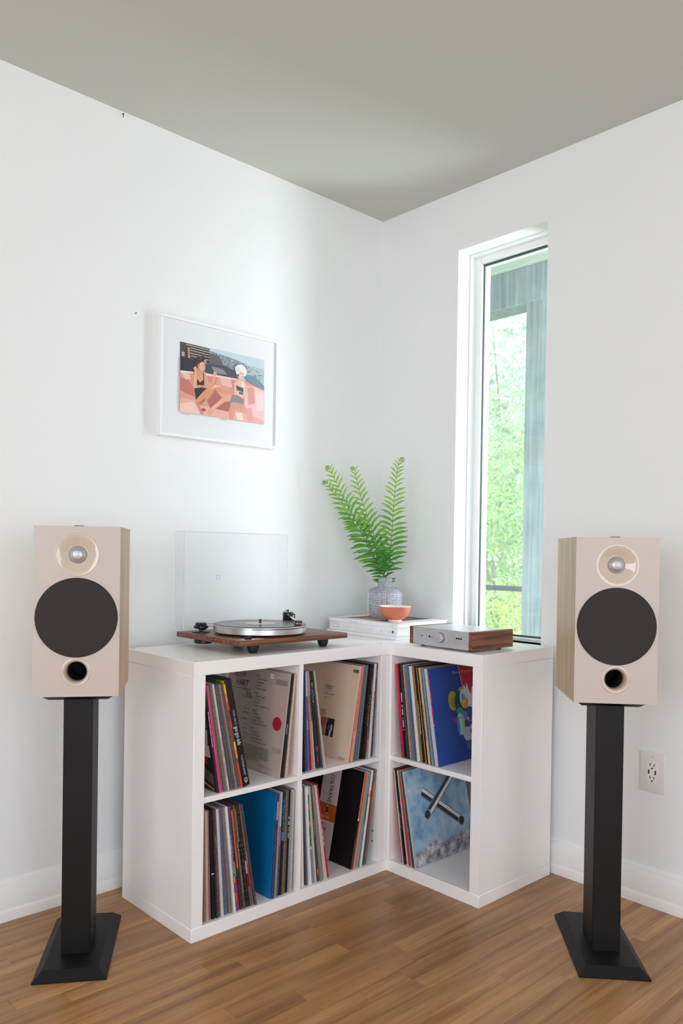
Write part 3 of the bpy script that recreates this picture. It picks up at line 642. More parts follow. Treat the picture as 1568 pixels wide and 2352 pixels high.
# black sleeve with the white printed band
its = [('141315', rect(-.312, .001, -.001, .311)), ('D4CCCC', rect(-.193, .001, -.105, .311)), ('C8642C', rect(-.193, .1205, -.105, .177))]
cover(('D2', 0), '-', its)
its = [('2A2626', text_polys('JOHN COLTRANE', .0255, -.153, .352 - .02, -PI / 2, sx=.74)), ('1E1818', rect(-.1525, .146, -.1455, .166)), ('E8DCD0', disc(-.149, .168, .0028)), ('E8DCD0', disc(-.149, .1435, .0028)),
       ('E4D4C8', text_polys('impulse!', .0165, -.1845, .1285, sx=.92)), ('C8642C', text_polys('LOVE', .013, -.178, .1035, sx=.9)), ('2A2424', text_polys('SUPREME', .0155, -.187, .086, sx=.74)), ('5A5252', text_polys('LIMIT', .009, -.165, .074))]
its[0] = ('2A2626', [p for p in its[0][1] if max(v for _, v in p) < .3105])
cover(('D2', 0), '-', its, 'cover_lettering', .0009)

# blue and red sleeve, a loose round design of coloured shapes
its = [('2E4C96', rect(.001, .001, .312, .311)), ('C8363F', [[(.152, .311), (.312, .311), (.312, .12), (.190, .10), (.166, .22)]]), ('E4E2EA', [[(.151, .311), (.153, .311), (.167, .22), (.195, .06), (.193, .06), (.1655, .22)]]),
       ('E9EBEC', [[(.166, .232), (.172, .245), (.178, .228), (.186, .250), (.196, .222), (.202, .205), (.212, .235), (.240, .20), (.25, .09), (.20, .06), (.19, .12)]])]
cover(('E', 20), '+', its)
its = [('A89A3C', disc(.105, .197, .024, .032)), ('8E8A3E', disc(.106, .193, .013, .018)), ('B4A040', disc(.155, .222, .017, .016)), ('2E4A58', disc(.142, .186, .030, .040)), ('CFE4EA', disc(.163, .199, .022, .031)), ('E8A63C', disc(.164, .184, .019, .019)), ('D2D84E', disc(.158, .196, .012, .014)),
       ('6FA8B8', disc(.159, .204, .010, .012)), ('3F9A72', disc(.133, .160, .017, .013)), ('3E5AA4', disc(.185, .140, .026, .030)), ('5C86D4', disc(.155, .142, .016, .017)), ('A8D4D0', disc(.130, .118, .019, .036)), ('4E8CC4', disc(.117, .114, .007, .034)), ('E0BC4A', disc(.146, .116, .005, .030)), ('A03A5A', [[(.085, .141), (.104, .139), (.108, .118)]]),
       ('B9C4CE', disc(.163, .082, .027, .024)), ('8C6A84', [[(.172, .098), (.186, .094), (.182, .07)]]), ('E0E4EA', disc(.19, .066, .016, .02)), ('E8E2A0', disc(.183, .104, .005, .006)), ('D8B84A', rect(.168, .122, .205, .1235)), ('D8B84A', disc(.172, .131, .005, .005)), ('8C6A4A', rect(.104, .137, .152, .139)), ('3E6E8A', disc(.165, .045, .020, .016)),
       ('DDE2F2', text_polys('Dave', .0135, .1177, .2835, sx=.95, space=1.7)), ('EED2D4', text_polys('Matthews', .0135, .1640, .2835, sx=.95, space=1.8)), ('263A3E', disc(.185, .019, .0125, .014)), ('C8D4D4', text_polys('C', .017, .1795, .0125))]
cover(('E', 20), '+', its, 'cover_design', .0007)

# sky and sea sleeve: plain clouds and surf; two plain crossed bars stand in for its emblem
SEA = bpy.data.materials.new('printed_sky_and_surf'); SEA.use_nodes = True
nt = SEA.node_tree; N = nt.nodes.new; L = nt.links.new; bs = nt.nodes['Principled BSDF']; bs.inputs['Roughness'].default_value = .45
tc = N('ShaderNodeTexCoord'); sp = N('ShaderNodeSeparateXYZ'); L(tc.outputs['Object'], sp.inputs[0])
n1 = N('ShaderNodeTexNoise'); n1.inputs['Scale'].default_value = 14; n1.inputs['Detail'].default_value = 7; n1.inputs['Roughness'].default_value = .62; L(tc.outputs['Object'], n1.inputs['Vector'])
sky = N('ShaderNodeValToRGB'); L(n1.outputs['Fac'], sky.inputs[0]); e = sky.color_ramp.elements
e[0].position = .36; e[0].color = (*lin('6E98BC'), 1); e[1].position = .68; e[1].color = (*lin('CFDCE0'), 1)
k_ = e.new(.50); k_.color = (*lin('98BCD6'), 1); k_ = e.new(.58); k_.color = (*lin('A9C4D4'), 1)
n2 = N('ShaderNodeTexNoise'); n2.inputs['Scale'].default_value = 34; n2.inputs['Detail'].default_value = 8; n2.inputs['Roughness'].default_value = .7; L(tc.outputs['Object'], n2.inputs['Vector'])
surf = N('ShaderNodeValToRGB'); L(n2.outputs['Fac'], surf.inputs[0]); e = surf.color_ramp.elements
e[0].position = .36; e[0].color = (*lin('5A565A'), 1); e[1].position = .62; e[1].color = (*lin('DAD2D8'), 1); k_ = e.new(.5); k_.color = (*lin('A49CA4'), 1)
# crest height varies along the sleeve
mu = N('ShaderNodeMath'); mu.operation = 'MULTIPLY_ADD'; L(n1.outputs['Fac'], mu.inputs[0]); mu.inputs[1].default_value = -.11; L(sp.outputs['Z'], mu.inputs[2])
m3 = N('ShaderNodeMath'); m3.operation = 'MULTIPLY_ADD'; L(sp.outputs['Y'], m3.inputs[0]); m3.inputs[1].default_value = -.07; L(mu.outputs[0], m3.inputs[2])
mr = N('ShaderNodeMapRange'); L(m3.outputs[0], mr.inputs[0]); mr.inputs[1].default_value = -.018; mr.inputs[2].default_value = .002
mx = N('ShaderNodeMix'); mx.data_type = 'RGBA'; L(mr.outputs[0], mx.inputs[0]); L(surf.outputs[0], mx.inputs[6]); L(sky.outputs[0], mx.inputs[7]); L(mx.outputs[2], bs.inputs['Base Color'])
fo = cover(('F', 10), '+', [('8FB4CC', rect(.002, .001, .312, .311))], 'cover_print', .0002); fo.data.materials[0] = SEA
def bar(u0, v0, u1, v1, w, c1, c2, c3):
    d = Vector((u1 - u0, v1 - v0)).normalized(); n = Vector((-d.y, d.x)); out = []
    def strip(a, b): return [[(u0 + n.x * a, v0 + n.y * a), (u1 + n.x * a, v1 + n.y * a), (u1 + n.x * b, v1 + n.y * b), (u0 + n.x * b, v0 + n.y * b)]]
    out.append((c1, strip(-w, w))); out.append((c2, strip(w * .1, w * .85))); out.append((c3, strip(-w * .95, -w * .75)))
    out.append(('9A98B8', disc(u1, v1, w * 1.12, w * 1.12))); out.append(('2E3A3E', disc(u1, v1, w * .9, w * .9)))
    return out
its = bar(.075, .232, .258, .100, .0155, '34404A', 'E6E6E0', '9C9ABC') + bar(.236, .262, .088, .155, .0155, '3A4650', 'E9E9E4', '9C9ABC')
its += [('C86A70', text_polys('TUBULAR', .010, .132, .281)), ('C86A70', text_polys('BELLS', .010, .156, .268))]
cover(('F', 10), '+', its, 'cover_design', .0006)

# ------------------------------------------------------------------ loudspeakers and stands
def speaker(label, loc, ang):
    """local: x = viewer's right, -y = towards the listener, front face at y = 0, bottom z = 0"""
    t = thing('loudspeaker', label, 'speaker', loc, ang, 'pale oak loudspeakers')
    w, h, d = .105, .431, .256
    hole = [(0, h - .0724, .0548), (0, h - .369, .0366)]
    bm = bmesh.new()
    rv = [bm.verts.new((x, 0, z)) for x, z in ((-w, 0), (w, 0), (w, h), (-w, h))]
    ed = [bm.edges.new((rv[i], rv[(i + 1) % 4])) for i in range(4)]
    for cx_, cz, r in hole:
        vs = [bm.verts.new((cx_ + r * math.cos(2 * PI * k / 48), 0, cz + r * math.sin(2 * PI * k / 48))) for k in range(48)]
        ed += [bm.edges.new((vs[k], vs[(k + 1) % 48])) for k in range(48)]
    bmesh.ops.triangle_fill(bm, edges=ed, use_beauty=True, use_dissolve=False)
    mb = MB(); bm.verts.index_update()
    mb.add([v.co[:] for v in bm.verts], [[v.index for v in f.verts] for f in bm.faces]); bm.free()
    e = .018   # the returned edges of the baffle
    mb.add([(-w, 0, 0), (w, 0, 0), (w, 0, h), (-w, 0, h), (-w, e * .1, 0), (w, e * .1, 0), (w, e * .1, h), (-w, e * .1, h)], [(0, 1, 5, 4), (1, 2, 6, 5), (2, 3, 7, 6), (3, 0, 4, 7)])
    mb.obj('front_baffle', BEIGE, t)
    m = MB(); y0 = e * .1
    m.add([(-w, y0, 0), (w, y0, 0), (w, y0, h), (-w, y0, h), (-w, d, 0), (w, d, 0), (w, d, h), (-w, d, h)], [(0, 1, 5, 4), (1, 2, 6, 5), (2, 3, 7, 6), (3, 0, 4, 7), (4, 5, 6, 7)])
    m.obj('cabinet', LOAK, t)
    cz = h - .0724
    m = MB(); m.lathe([(.0548, .0008), (.0545, -.0006), (.050, -.0008), (.042, .0020), (.034, .006), (.027, .0095), (.0222, .0115), (.0215, .013)], (0, 0, cz), axis='y', n=56)
    m.obj('tweeter_waveguide', BEIGEG, t)
    dome = MB(); dome.lathe([(.0215, .0125), (.0205, .0085), (.0175, .0035), (.012, -.0002), (.006, -.0018), (.0, -.0022)], (0, 0, cz), axis='y', n=40)
    dome.obj('tweeter_grille', PERF, t)
    m = MB(); m.lathe([(.0, -.0062), (.094, -.0062), (.0985, -.0052), (.1005, -.002), (.1005, .0006)], (0, 0, h - .231), axis='y', n=72); m.obj('woofer_grille', CLOTH, t)
    m = MB(); pz = h - .369
    m.lathe([(.0366, .0008), (.0363, -.0008), (.034, -.0016), (.030, -.0008), (.0268, .003), (.0250, .009), (.0245, .020), (.0245, .028)], (0, 0, pz), axis='y', n=48); m.obj('port_ring', BEIGEG, t)
    m = MB(); m.lathe([(.0246, .026), (.0246, .12), (.0, .125)], (0, 0, pz), axis='y', n=32); m.obj('port_tube', HOLE, t)
    m = MB(); m.bbox((-.011, .02, h), (.011, .05, h + .0022), .0008); m.obj('grille_tab', BPLAS, t)
    return t
PERF = mat('perforated_steel_dome', (176, 176, 182), .42, metal=.8)
nt = PERF.node_tree; b_ = nt.nodes['Principled BSDF']
tcp = nt.nodes.new('ShaderNodeTexCoord'); vo = nt.nodes.new('ShaderNodeTexVoronoi'); vo.inputs['Scale'].default_value = 480; vo.inputs['Randomness'].default_value = .25
crp = nt.nodes.new('ShaderNodeValToRGB'); crp.color_ramp.elements[0].position = .26; crp.color_ramp.elements[0].color = (.02, .02, .025, 1); crp.color_ramp.elements[1].position = .36; crp.color_ramp.elements[1].color = (.62, .62, .66, 1)
nt.links.new(tcp.outputs['Object'], vo.inputs['Vector']); nt.links.new(vo.outputs['Distance'], crp.inputs[0]); nt.links.new(crp.outputs[0], b_.inputs['Base Color'])

def stand(label, loc, ang, top):
    t = thing('speaker_stand', label, 'speaker stand', loc, ang, 'black speaker stands')
    m = MB(); a, y0, y1, i = .0895, -.050, .296, .021
    lv = [(0, 0.0), (.0, .004), (i, .024)]
    vs = []
    for ins, z in lv: vs += [(-a + ins, y0 + ins, z), (a - ins, y0 + ins, z), (a - ins, y1 - ins, z), (-a + ins, y1 - ins, z)]
    m.add(vs, [(3, 2, 1, 0), (8, 9, 10, 11)] + [(k * 4 + q, k * 4 + (q + 1) % 4, k * 4 + 4 + (q + 1) % 4, k * 4 + 4 + q) for k in range(2) for q in range(4)])
    m.obj('base_plate', BLACK, t)
    m = MB(); m.bbox((-.0365, .048, .022), (.0365, .160, top - .012), .0012); m.obj('column', BLACK, t)
    m = MB(); b2, z1 = .0905, top
    lv = [(.017, z1 - .0155), (.0, z1 - .004), (.0, z1)]; vs = []
    for ins, z in lv: vs += [(-b2 + ins, .032 + ins, z), (b2 - ins, .032 + ins, z), (b2 - ins, .235 - ins, z), (-b2 + ins, .235 - ins, z)]
    m.add(vs, [(3, 2, 1, 0), (8, 9, 10, 11)] + [(k * 4 + q, k * 4 + (q + 1) % 4, k * 4 + 4 + (q + 1) % 4, k * 4 + 4 + q) for k in range(2) for q in range(4)])
    m.obj('top_plate', BLACK, t)
    return t
AL = math.atan2(-.8357, -.5492) + PI / 2; AR = math.atan2(-.6700, -.7424) + PI / 2
stand('black pedestal speaker stand on the floor left of the shelving', (-1.4931, -.4005, 0), AL, .6982)
speaker('beige fronted loudspeaker on the left stand, in front of the left wall', (-1.4931, -.4005, .6986), AL)
stand('black pedestal speaker stand on the floor right of the shelving', (-.4492, -1.3041, 0), AR, .6913)
speaker('beige fronted loudspeaker on the right stand, beside the tall window', (-.4492, -1.3041, .6917), AR)

# ------------------------------------------------------------------ turntable
TZ = .7684
tt = thing('turntable', 'walnut belt drive turntable with its clear lid open, on the left shelving', 'turntable', (-.806, -.272, TZ))
m = MB(); m.bbox((-.2125, -.1745, .027), (.2125, .1745, .0435), .0014, 2); m.obj('plinth', WALX, tt)
for x, y in ((-.135, -.13), (.145, -.13), (.0, .135)):
    m = MB(); m.lathe([(.0, 0), (.011, 0), (.0135, .004), (.0175, .015), (.0175, .022), (.016, .0275)], (x, y, 0), n=10, smooth=False); m.obj('foot', RUB, tt)
m = MB(); m.lathe([(.0, .0085), (.026, .0085), (.029, .011), (.029, .0275)], (-.155, .108, 0), n=36); m.obj('motor_housing', BPLAS, tt)
PX, PY = -.030, -.026
m = MB(); m.lathe([(.0, .044), (.035, .044), (.035, .051), (.0, .051)], (PX, PY, 0), n=40); m.obj('subplatter', BPLAS, tt)
m = MB(); m.lathe([(.0, .050), (.144, .050), (.1465, .0515), (.1465, .0672), (.1456, .0680), (.1456, .0688), (.1465, .0696), (.1465, .0722), (.1450, .0735), (.0, .0735)], (PX, PY, 0), n=96); m.obj('platter', ALU, tt)
m = MB(); m.lathe([(.0, .0735), (.004, .0735), (.004, .088), (.0034, .089), (.0, .0892)], (PX, PY, 0), n=16); m.obj('spindle', BPLAS, tt)
lp = thing('vinyl_record', 'black vinyl record with a pale pink label, on the turntable platter', 'record', (-.806 + PX, -.272 + PY, TZ + .0737))
m = MB(); pr = [(.0045, .0018), (.05, .0018), (.0515, .0012)]
for k in range(30): pr.append((.053 + k * .003, .0016 + (.00022 if k % 2 else 0)))
pr += [(.1435, .0015), (.145, .0009), (.1435, .0002), (.0045, .0)]
m.lathe(pr, n=96); VM = mat('vinyl_black', (26, 26, 28), .22, spec=.6); m.obj('disc', VM, lp)
m = MB(); m.lathe([(.0045, .0021), (.050, .0021), (.0502, .0018)], n=64); m.obj('record_label', mat('pale_record_label', (222, 204, 196), .6), lp)
printed('label_print', lp, (0, 0, .0021), (1, 0, 0), (0, 1, 0), [('C8786A', text_polys('SIDE ONE', .008, 0, .022, 0, 'CENTER')), ('8A6A64', ticks(-.03, -.02, .06, .003, random.Random(5))), ('8A6A64', ticks(-.025, -.028, .05, .003, random.Random(6)))])
# pulley, belt, switch
m = MB(); m.lathe([(0, .0436), (.0285, .0436), (.0285, .0466), (.0, .0466)], (-.162, .111, 0), n=36); m.obj('pulley_base', BPLAS, tt)
m = MB(); m.lathe([(.006, .046), (.006, .0545), (.018, .0545), (.0235, .0580), (.0235, .0630), (.0180, .0650), (.0180, .0685), (.0185, .0705), (.016, .0740), (.0, .0745)], (-.162, .111, 0), n=36); m.obj('pulley', BPLAS, tt)
m = MB(); q = Vector((PX, PY, .0684)) - Vector((-.162, .111, .0684)); dq = q.normalized(); nq = Vector((-dq.y, dq.x, 0))
for s_ in (1, -1):
    m.tube([Vector((-.162, .111, .0672)) + nq * .0182 * s_, Vector((PX, PY, .0684)) + nq * .1462 * s_], .0008, 6)
m.tube([Vector((PX, PY, .0684)) + Vector((math.cos(a), math.sin(a), 0)) * .1463 for a in [math.atan2(nq.y, nq.x) - PI * k / 24 for k in range(25)]], .0008, 6)
m.obj('drive_belt', RUB, tt)
m = MB(); m.bbox((-.195, -.166, .0436), (-.120, -.138, .0444), .0003); m.obj('control_plate', ALUP, tt)
m = MB(); m.lathe([(0, .0445), (.0115, .0445), (.0115, .046), (.0, .0463)], (-.170, -.152, 0), n=24); m.bbox((-.181, -.1545, .046), (-.159, -.1495, .0515), .001); m.obj('speed_switch', BPLAS, tt)
# tonearm: base, bearing housing, tube to a red cartridge over the record
B0 = Vector((.159, .067, 0)); HS = Vector((.040, -.128, .0850))
m = MB(); m.lathe([(0, .0436), (.020, .0436), (.020, .052), (.014, .054), (.014, .066), (.0, .067)], B0, n=30); m.obj('tonearm_base', BPLAS, tt)
m = MB(); m.lathe([(0, .066), (.0165, .066), (.0180, .068), (.0180, .096), (.0155, .0985), (.0, .0985)], B0, n=36); m.lathe([(0, .0985), (.0022, .0985), (.0022, .101), (.0048, .102), (.0048, .105), (.003, .1062), (0, .1062)], B0, n=16); m.obj('bearing_housing', mat('black_gloss_metal', (34, 36, 38), .18, coat=.5), tt)
AD = (HS - (B0 + Vector((0, 0, .086)))).normalized()
m = MB(); A0 = B0 + Vector((0, 0, .086)) + AD * .010; m.tube([A0 - AD * .055, A0, HS - AD * .006], [.0035, .0042, .0032], 12); m.obj('tonearm_tube', CHROME, tt)
m = MB(); m.tube([A0 - AD * .062, A0 - AD * .030], .0125, 24); m.obj('counterweight', BPLAS, tt)
SD = Vector((-AD.y, AD.x, 0)).normalized()
def orient(mm, origin):
    X, Zv = Vector((AD.x, AD.y, 0)).normalized(), Vector((0, 0, 1)); Y = Zv.cross(X)
    M = Matrix(((X.x, Y.x, 0, origin.x), (X.y, Y.y, 0, origin.y), (0, 0, 1, origin.z), (0, 0, 0, 1))); return mm.xform(M @ Matrix.Diagonal((1.35, 1.35, 1.35, 1)))
m = MB(); m.bbox((-.012, -.0085, -.001), (.016, .0085, .0025), .0008); orient(m, HS); m.obj('headshell', BPLAS, tt)
m = MB(); m.bbox((-.006, -.0075, -.0065), (.015, .0075, -.001), .0008)
m.add([(-.003, -.006, -.0065), (.0145, -.006, -.0065), (.0145, .006, -.0065), (-.003, .006, -.0065), (.001, -.0035, -.0072), (.013, -.0035, -.0072), (.013, .0035, -.0072), (.001, .0035, -.0072)], [(4, 5, 6, 7), (0, 1, 5, 4), (1, 2, 6, 5), (2, 3, 7, 6), (3, 0, 4, 7)])
orient(m, HS); m.obj('cartridge', mat('dark_red_cartridge', (142, 24, 30), .25), tt)
m = MB(); m.bbox((.0150, -.0045, -.005), (.0156, -.0025, -.0015), .0002); orient(m, HS); m.obj('cartridge_mark', mat('white_mark', (236, 236, 236), .5), tt)
m = MB(); L0 = HS + SD * (-.008); m.tube([HS - SD * .006, HS - SD * .014 + Vector((0, 0, .004)), HS - SD * .021 + Vector((0, 0, .003)), HS - SD * .026 + Vector((0, 0, -.002))], .0012, 8); m.obj('finger_lift', BPLAS, tt)
m = MB(); Rp = B0 + Vector((-.006, -.032, .050)); m.tube([Rp + Vector((0, 0, -.006)), Rp + Vector((0, 0, .026))], .0028, 10)
m.tube([Rp + Vector((-.006, 0, .026)), Rp + Vector((.004, 0, .026)), Rp + Vector((.010, 0, .032)), Rp + Vector((.009, 0, .040)), Rp + Vector((.002, 0, .044)), Rp + Vector((-.003, 0, .042))], .0026, 8); m.obj('arm_rest', BPLAS, tt)
m = MB(); m.tube([B0 + Vector((.004, -.022, .050)), B0 + Vector((.012, -.040, .056)), B0 + Vector((.022, -.058, .062))], .0011, 8); m.tube([B0 + Vector((.019, -.052, .060)), B0 + Vector((.023, -.060, .063))], .0028, 10); m.obj('cueing_lever', CHROME, tt)
# clear lid, open
ACR = clear('clear_acrylic', (.985, .988, .992), 0, 1.3); ACE = mat('acrylic_cut_edge', (226, 230, 244), .25)
lid = MB(); lx0, lx1, yb, yf, lz0, lz1, q = -.222, .200, .170, .122, .052, .3655, .003
lid.box((lx0, yb - q, lz0), (lx1, yb, lz1), 0); lid.box((lx0, yf, lz0), (lx0 + q, yb - q, lz1), 0); lid.box((lx1 - q, yf, lz0), (lx1, yb - q, lz1), 0); lid.box((lx0 + q, yf, lz1 - q), (lx1 - q, yb - q, lz1), 0)
lido = lid.obj('dust_cover', ACR, tt)
m = MB(); e = .0016
m.box((lx0, yf - e, lz0), (lx0 + q, yf, lz1)); m.box((lx1 - q, yf - e, lz0), (lx1, yf, lz1)); m.box((lx0 + q, yf - e, lz1 - q), (lx1 - q, yf, lz1))
m.box((lx0 - .0006, yb - .001, lz0), (lx0, yb + .0008, lz1)); m.box((lx0, yb, lz1), (lx1, yb + .0008, lz1 + .0006)); m.box((lx0, yb - q, lz0 - .001), (lx1, yb, lz0))
m.obj('cover_edge', ACE, lido)
m = MB(); ex, ez = -.062, .216
for (u0, v0, u1, v1) in ((-.007, -.007, .007, -.005), (-.007, .005, .007, .007), (-.007, -.005, -.005, .005), (.005, -.005, .007, .005)): m.box((ex + u0, yb - q - .0006, ez + v0), (ex + u1, yb - q - .0001, ez + v1))
m.obj('emblem', mat('frosted_emblem', (196, 204, 214), .5), lido)
for x in (-.13, .11):
    m = MB(); m.bbox((x, .1648, .036), (x + .022, .1745, .058), .001); m.obj('hinge', BPLAS, tt)

# ------------------------------------------------------------------ books, vase, ferns, bowl
PAGE = mat('book_pages', (238, 238, 236), .8, var=.08, vscale=3, stretch=(1, 1, 900)); WC = mat('white_book_cover', (240, 240, 243), .35)
bz = .7684
def book(label, x0, x1, y0, y1, z, t, spine_items, top=None):
    b = thing('book', label, 'book', (x0, y0, z), 0, 'large white art books')
    w, l = x1 - x0, y1 - y0
    m = MB(); c = .0022
    m.bbox((0, 0, 0), (w, l, c), .0005); m.bbox((0, 0, t - c), (w, l, t), .0005); m.bbox((-.0012, 0, .0), (c, l, t), .0009); m.obj('cover', WC, b)
    m = MB(); m.box((c, .004, c), (w - .005, l - .004, t - c)); m.obj('pages', PAGE, b)
    # spine faces -x; read with the viewer's right towards -y
    if spine_items: printed('spine_lettering', b, (-.0012, l, 0), (0, -1, 0), (0, 0, 1), spine_items, .0002)
    if top: printed('cover_picture', b, (0, 0, t), (1, 0, 0), (0, 1, 0), top, .0002)
    return b
book('thin white art book at the bottom of the stack', -.338, -.062, -.425, -.062, bz, .0125, [])
book('thick white book with a pink lettered spine, middle of the stack', -.330, -.066, -.421, -.070, bz + .0126, .0300,
     [('C2BED0', text_polys('THE STREET', .0095, .026, .0175, sx=.68)), ('C2BED0', text_polys('PHILOSOPHY OF', .0095, .020, .0065, sx=.60)), ('ECDEE4', text_polys('GARRY WINOGRAND', .029, .072, .0055, sx=.58)), ('D0CCD4', text_polys('DYER', .009, .268, .009, sx=.7)), ('AEAEB6', text_polys('Y', .012, .310, .009)), ('3A3A3E', disc(.332, .014, .005)), ('C8C8CC', rect(.330, .0125, .334, .0155))])
book('white topped picture book carrying the vase and the bowl', -.332, -.055, -.424, -.068, bz + .0427, .0150,
     [('C4C4CA', ticks(.110, .0045, .050, .005, random.Random(8))), ('C4C4CA', ticks(.318, .0045, .022, .005, random.Random(9)))],
     [('5E564E', rect(.03, .07, .265, .30)), ('3A3230', rect(.03, .07, .265, .14)), ('B98474', rect(.05, .15, .12, .27)), ('9A5A4C', rect(.13, .09, .20, .2)), ('4A5058', rect(.20, .08, .262, .24)), ('C8A090', rect(.17, .20, .22, .28)), ('E6E4E2', rect(.0015, .002, .03, .354))])
vz = bz + .0578
VX, VY = -.176, -.212
vase = thing('vase', 'grey pottery vase carved with white lines, holding the fern', 'vase', (VX, VY, vz))
VMAT = bpy.data.materials.new('carved_grey_stoneware'); VMAT.use_nodes = True
nt = VMAT.node_tree; bs = nt.nodes['Principled BSDF']; bs.inputs['Roughness'].default_value = .75
n = nt.nodes.new('ShaderNodeTexNoise'); n.inputs['Scale'].default_value = 120; tcv = nt.nodes.new('ShaderNodeTexCoord'); nt.links.new(tcv.outputs['Object'], n.inputs['Vector'])
cr = nt.nodes.new('ShaderNodeValToRGB'); cr.color_ramp.elements[0].color = (*lin((146, 148, 156)), 1); cr.color_ramp.elements[1].color = (*lin((178, 181, 188)), 1); cr.color_ramp.elements[0].position = .35; cr.color_ramp.elements[1].position = .65
nt.links.new(n.outputs['Fac'], cr.inputs[0]); nt.links.new(cr.outputs[0], bs.inputs['Base Color'])
BR = .0655
m = MB(); pv = [(.0, 0), (.054, 0), (.0585, .004), (.0635, .016), (.0650, .030), (BR, .055), (.0652, .085), (.0640, .098), (.0600, .106), (.050, .1125), (.036, .1165), (.0300, .119), (.0280, .123), (.0270, .135), (.0272, .150), (.0280, .154), (.0262, .1545), (.0245, .150), (.0245, .10), (.0, .09)]
m.lathe(pv, n=64); m.obj('body', VMAT, vase)
# white carved lines: nested right angles wrapped round the body
def rad(z):
    for (r0, z0), (r1, z1) in zip(pv[1:], pv[2:]):
        if z0 <= z <= z1 and z1 > z0: return r0 + (r1 - r0) * (z - z0) / (z1 - z0)
    return BR
lines = MB()
def vline(a0, z0, a1, z1, wd=.0007):
    n_ = max(2, int(abs(a1 - a0) / .06) + int(abs(z1 - z0) / .008) + 1)
    pts = []
    for k in range(n_ + 1):
        a = a0 + (a1 - a0) * k / n_; z = z0 + (z1 - z0) * k / n_; r = rad(z) + .0002; pts.append((r * math.cos(a), r * math.sin(a), z))
    lines.tube(pts, wd, 6)
base = math.atan2(-1.0, -1.04)   # towards the camera
vd = Vector((math.cos(base), math.sin(base)))
for rep in range(4):
    c0 = base - .02 + rep * PI / 2
    # viewer's left of the seam: angles grow clockwise as seen from above -> use minus for left
    for k in range(5):
        zt = .094 - k * .0085; a = c0 - .36 + k * .10
        vline(c0 - .80, zt - .004, a, zt - .004); vline(a, zt - .004, a, .096)
    for k in range(3): vline(c0 + .20 + k * .08, .096, c0 + .20 + k * .08, .010)
    for k in range(4):
        zt = .050 - k * .0088; vline(c0 - .80, zt, c0 + .05 - k * .14, zt); vline(c0 + .05 - k * .14, zt, c0 + .09 - k * .14, .006 + .002 * k)
    for k in range(5): 
        zt = .094 - k * .0085; vline(c0 + .46 - k * .02, zt - .002, c0 + .72, zt - .002)
lines.obj('carved_lines', mat('white_slip', (232, 233, 236), .8), vase)

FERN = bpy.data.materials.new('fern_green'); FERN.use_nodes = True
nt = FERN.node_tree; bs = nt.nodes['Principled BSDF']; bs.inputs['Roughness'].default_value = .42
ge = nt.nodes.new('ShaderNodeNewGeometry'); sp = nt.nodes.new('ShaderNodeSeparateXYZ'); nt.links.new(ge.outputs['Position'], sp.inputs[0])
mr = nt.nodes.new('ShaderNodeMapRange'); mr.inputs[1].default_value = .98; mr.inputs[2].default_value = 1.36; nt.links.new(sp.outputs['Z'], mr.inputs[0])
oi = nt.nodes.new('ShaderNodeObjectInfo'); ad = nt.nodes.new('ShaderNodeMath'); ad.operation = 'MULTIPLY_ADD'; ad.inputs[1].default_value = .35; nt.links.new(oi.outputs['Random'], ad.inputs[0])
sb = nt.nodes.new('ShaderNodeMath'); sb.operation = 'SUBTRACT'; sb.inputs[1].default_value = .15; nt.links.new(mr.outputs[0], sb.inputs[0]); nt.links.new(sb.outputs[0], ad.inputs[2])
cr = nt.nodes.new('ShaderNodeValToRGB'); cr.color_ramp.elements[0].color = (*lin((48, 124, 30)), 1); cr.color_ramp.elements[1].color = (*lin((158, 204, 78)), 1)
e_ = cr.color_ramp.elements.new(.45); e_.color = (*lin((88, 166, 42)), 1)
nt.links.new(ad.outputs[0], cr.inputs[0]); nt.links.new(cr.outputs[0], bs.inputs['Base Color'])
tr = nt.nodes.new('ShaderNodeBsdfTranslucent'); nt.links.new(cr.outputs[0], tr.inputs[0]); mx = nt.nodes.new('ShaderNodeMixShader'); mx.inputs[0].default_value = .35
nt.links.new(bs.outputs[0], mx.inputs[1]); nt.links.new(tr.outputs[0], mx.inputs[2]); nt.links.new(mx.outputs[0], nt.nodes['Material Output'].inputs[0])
RACH = mat('fern_rachis', (92, 110, 44), .5); CROZ = mat('young_fern_coil', (150, 184, 92), .5)
def leaflet_mesh(mir, curl):
    """length 1 along x, bends towards -y and hooks at the tip"""
    m = MB(); n = 18; p = Vector((0, 0)); ang = .30; pts = []
    for k in range(n + 1):
        s_ = k / n; pts.append((p.copy(), ang, s_))
        p = p + Vector((math.cos(ang), math.sin(ang))) * (1.12 / n if s_ < .80 else .72 / n)
        ang += -.045 if s_ < .78 else curl
    vs = []
    for p, a, s_ in pts:
        w = .016 + .074 * math.sin(PI * min(1, s_ * 1.06 + .05)) ** .8 * (1 if s_ < .7 else .75)
        nx, ny = -math.sin(a), math.cos(a); z = -.10 * s_ * s_
        vs += [(p.x + nx * w, mir * (p.y + ny * w), z + .018), (p.x, mir * p.y, z), (p.x - nx * w, mir * (p.y - ny * w), z + .018)]
    fs = []
    for k in range(n):
        fs += [(k * 3, k * 3 + 1, k * 3 + 4, k * 3 + 3), (k * 3 + 1, k * 3 + 2, k * 3 + 5, k * 3 + 4)]
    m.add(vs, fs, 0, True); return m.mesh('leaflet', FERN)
LFM = {(s_, q): leaflet_mesh(s_, c) for s_ in (1, -1) for q, c in enumerate((.85, 1.12))}
VR = Vector((.7311, -.6822, 0)).normalized(); VF = Vector((.6823, .7310, 0)).normalized()
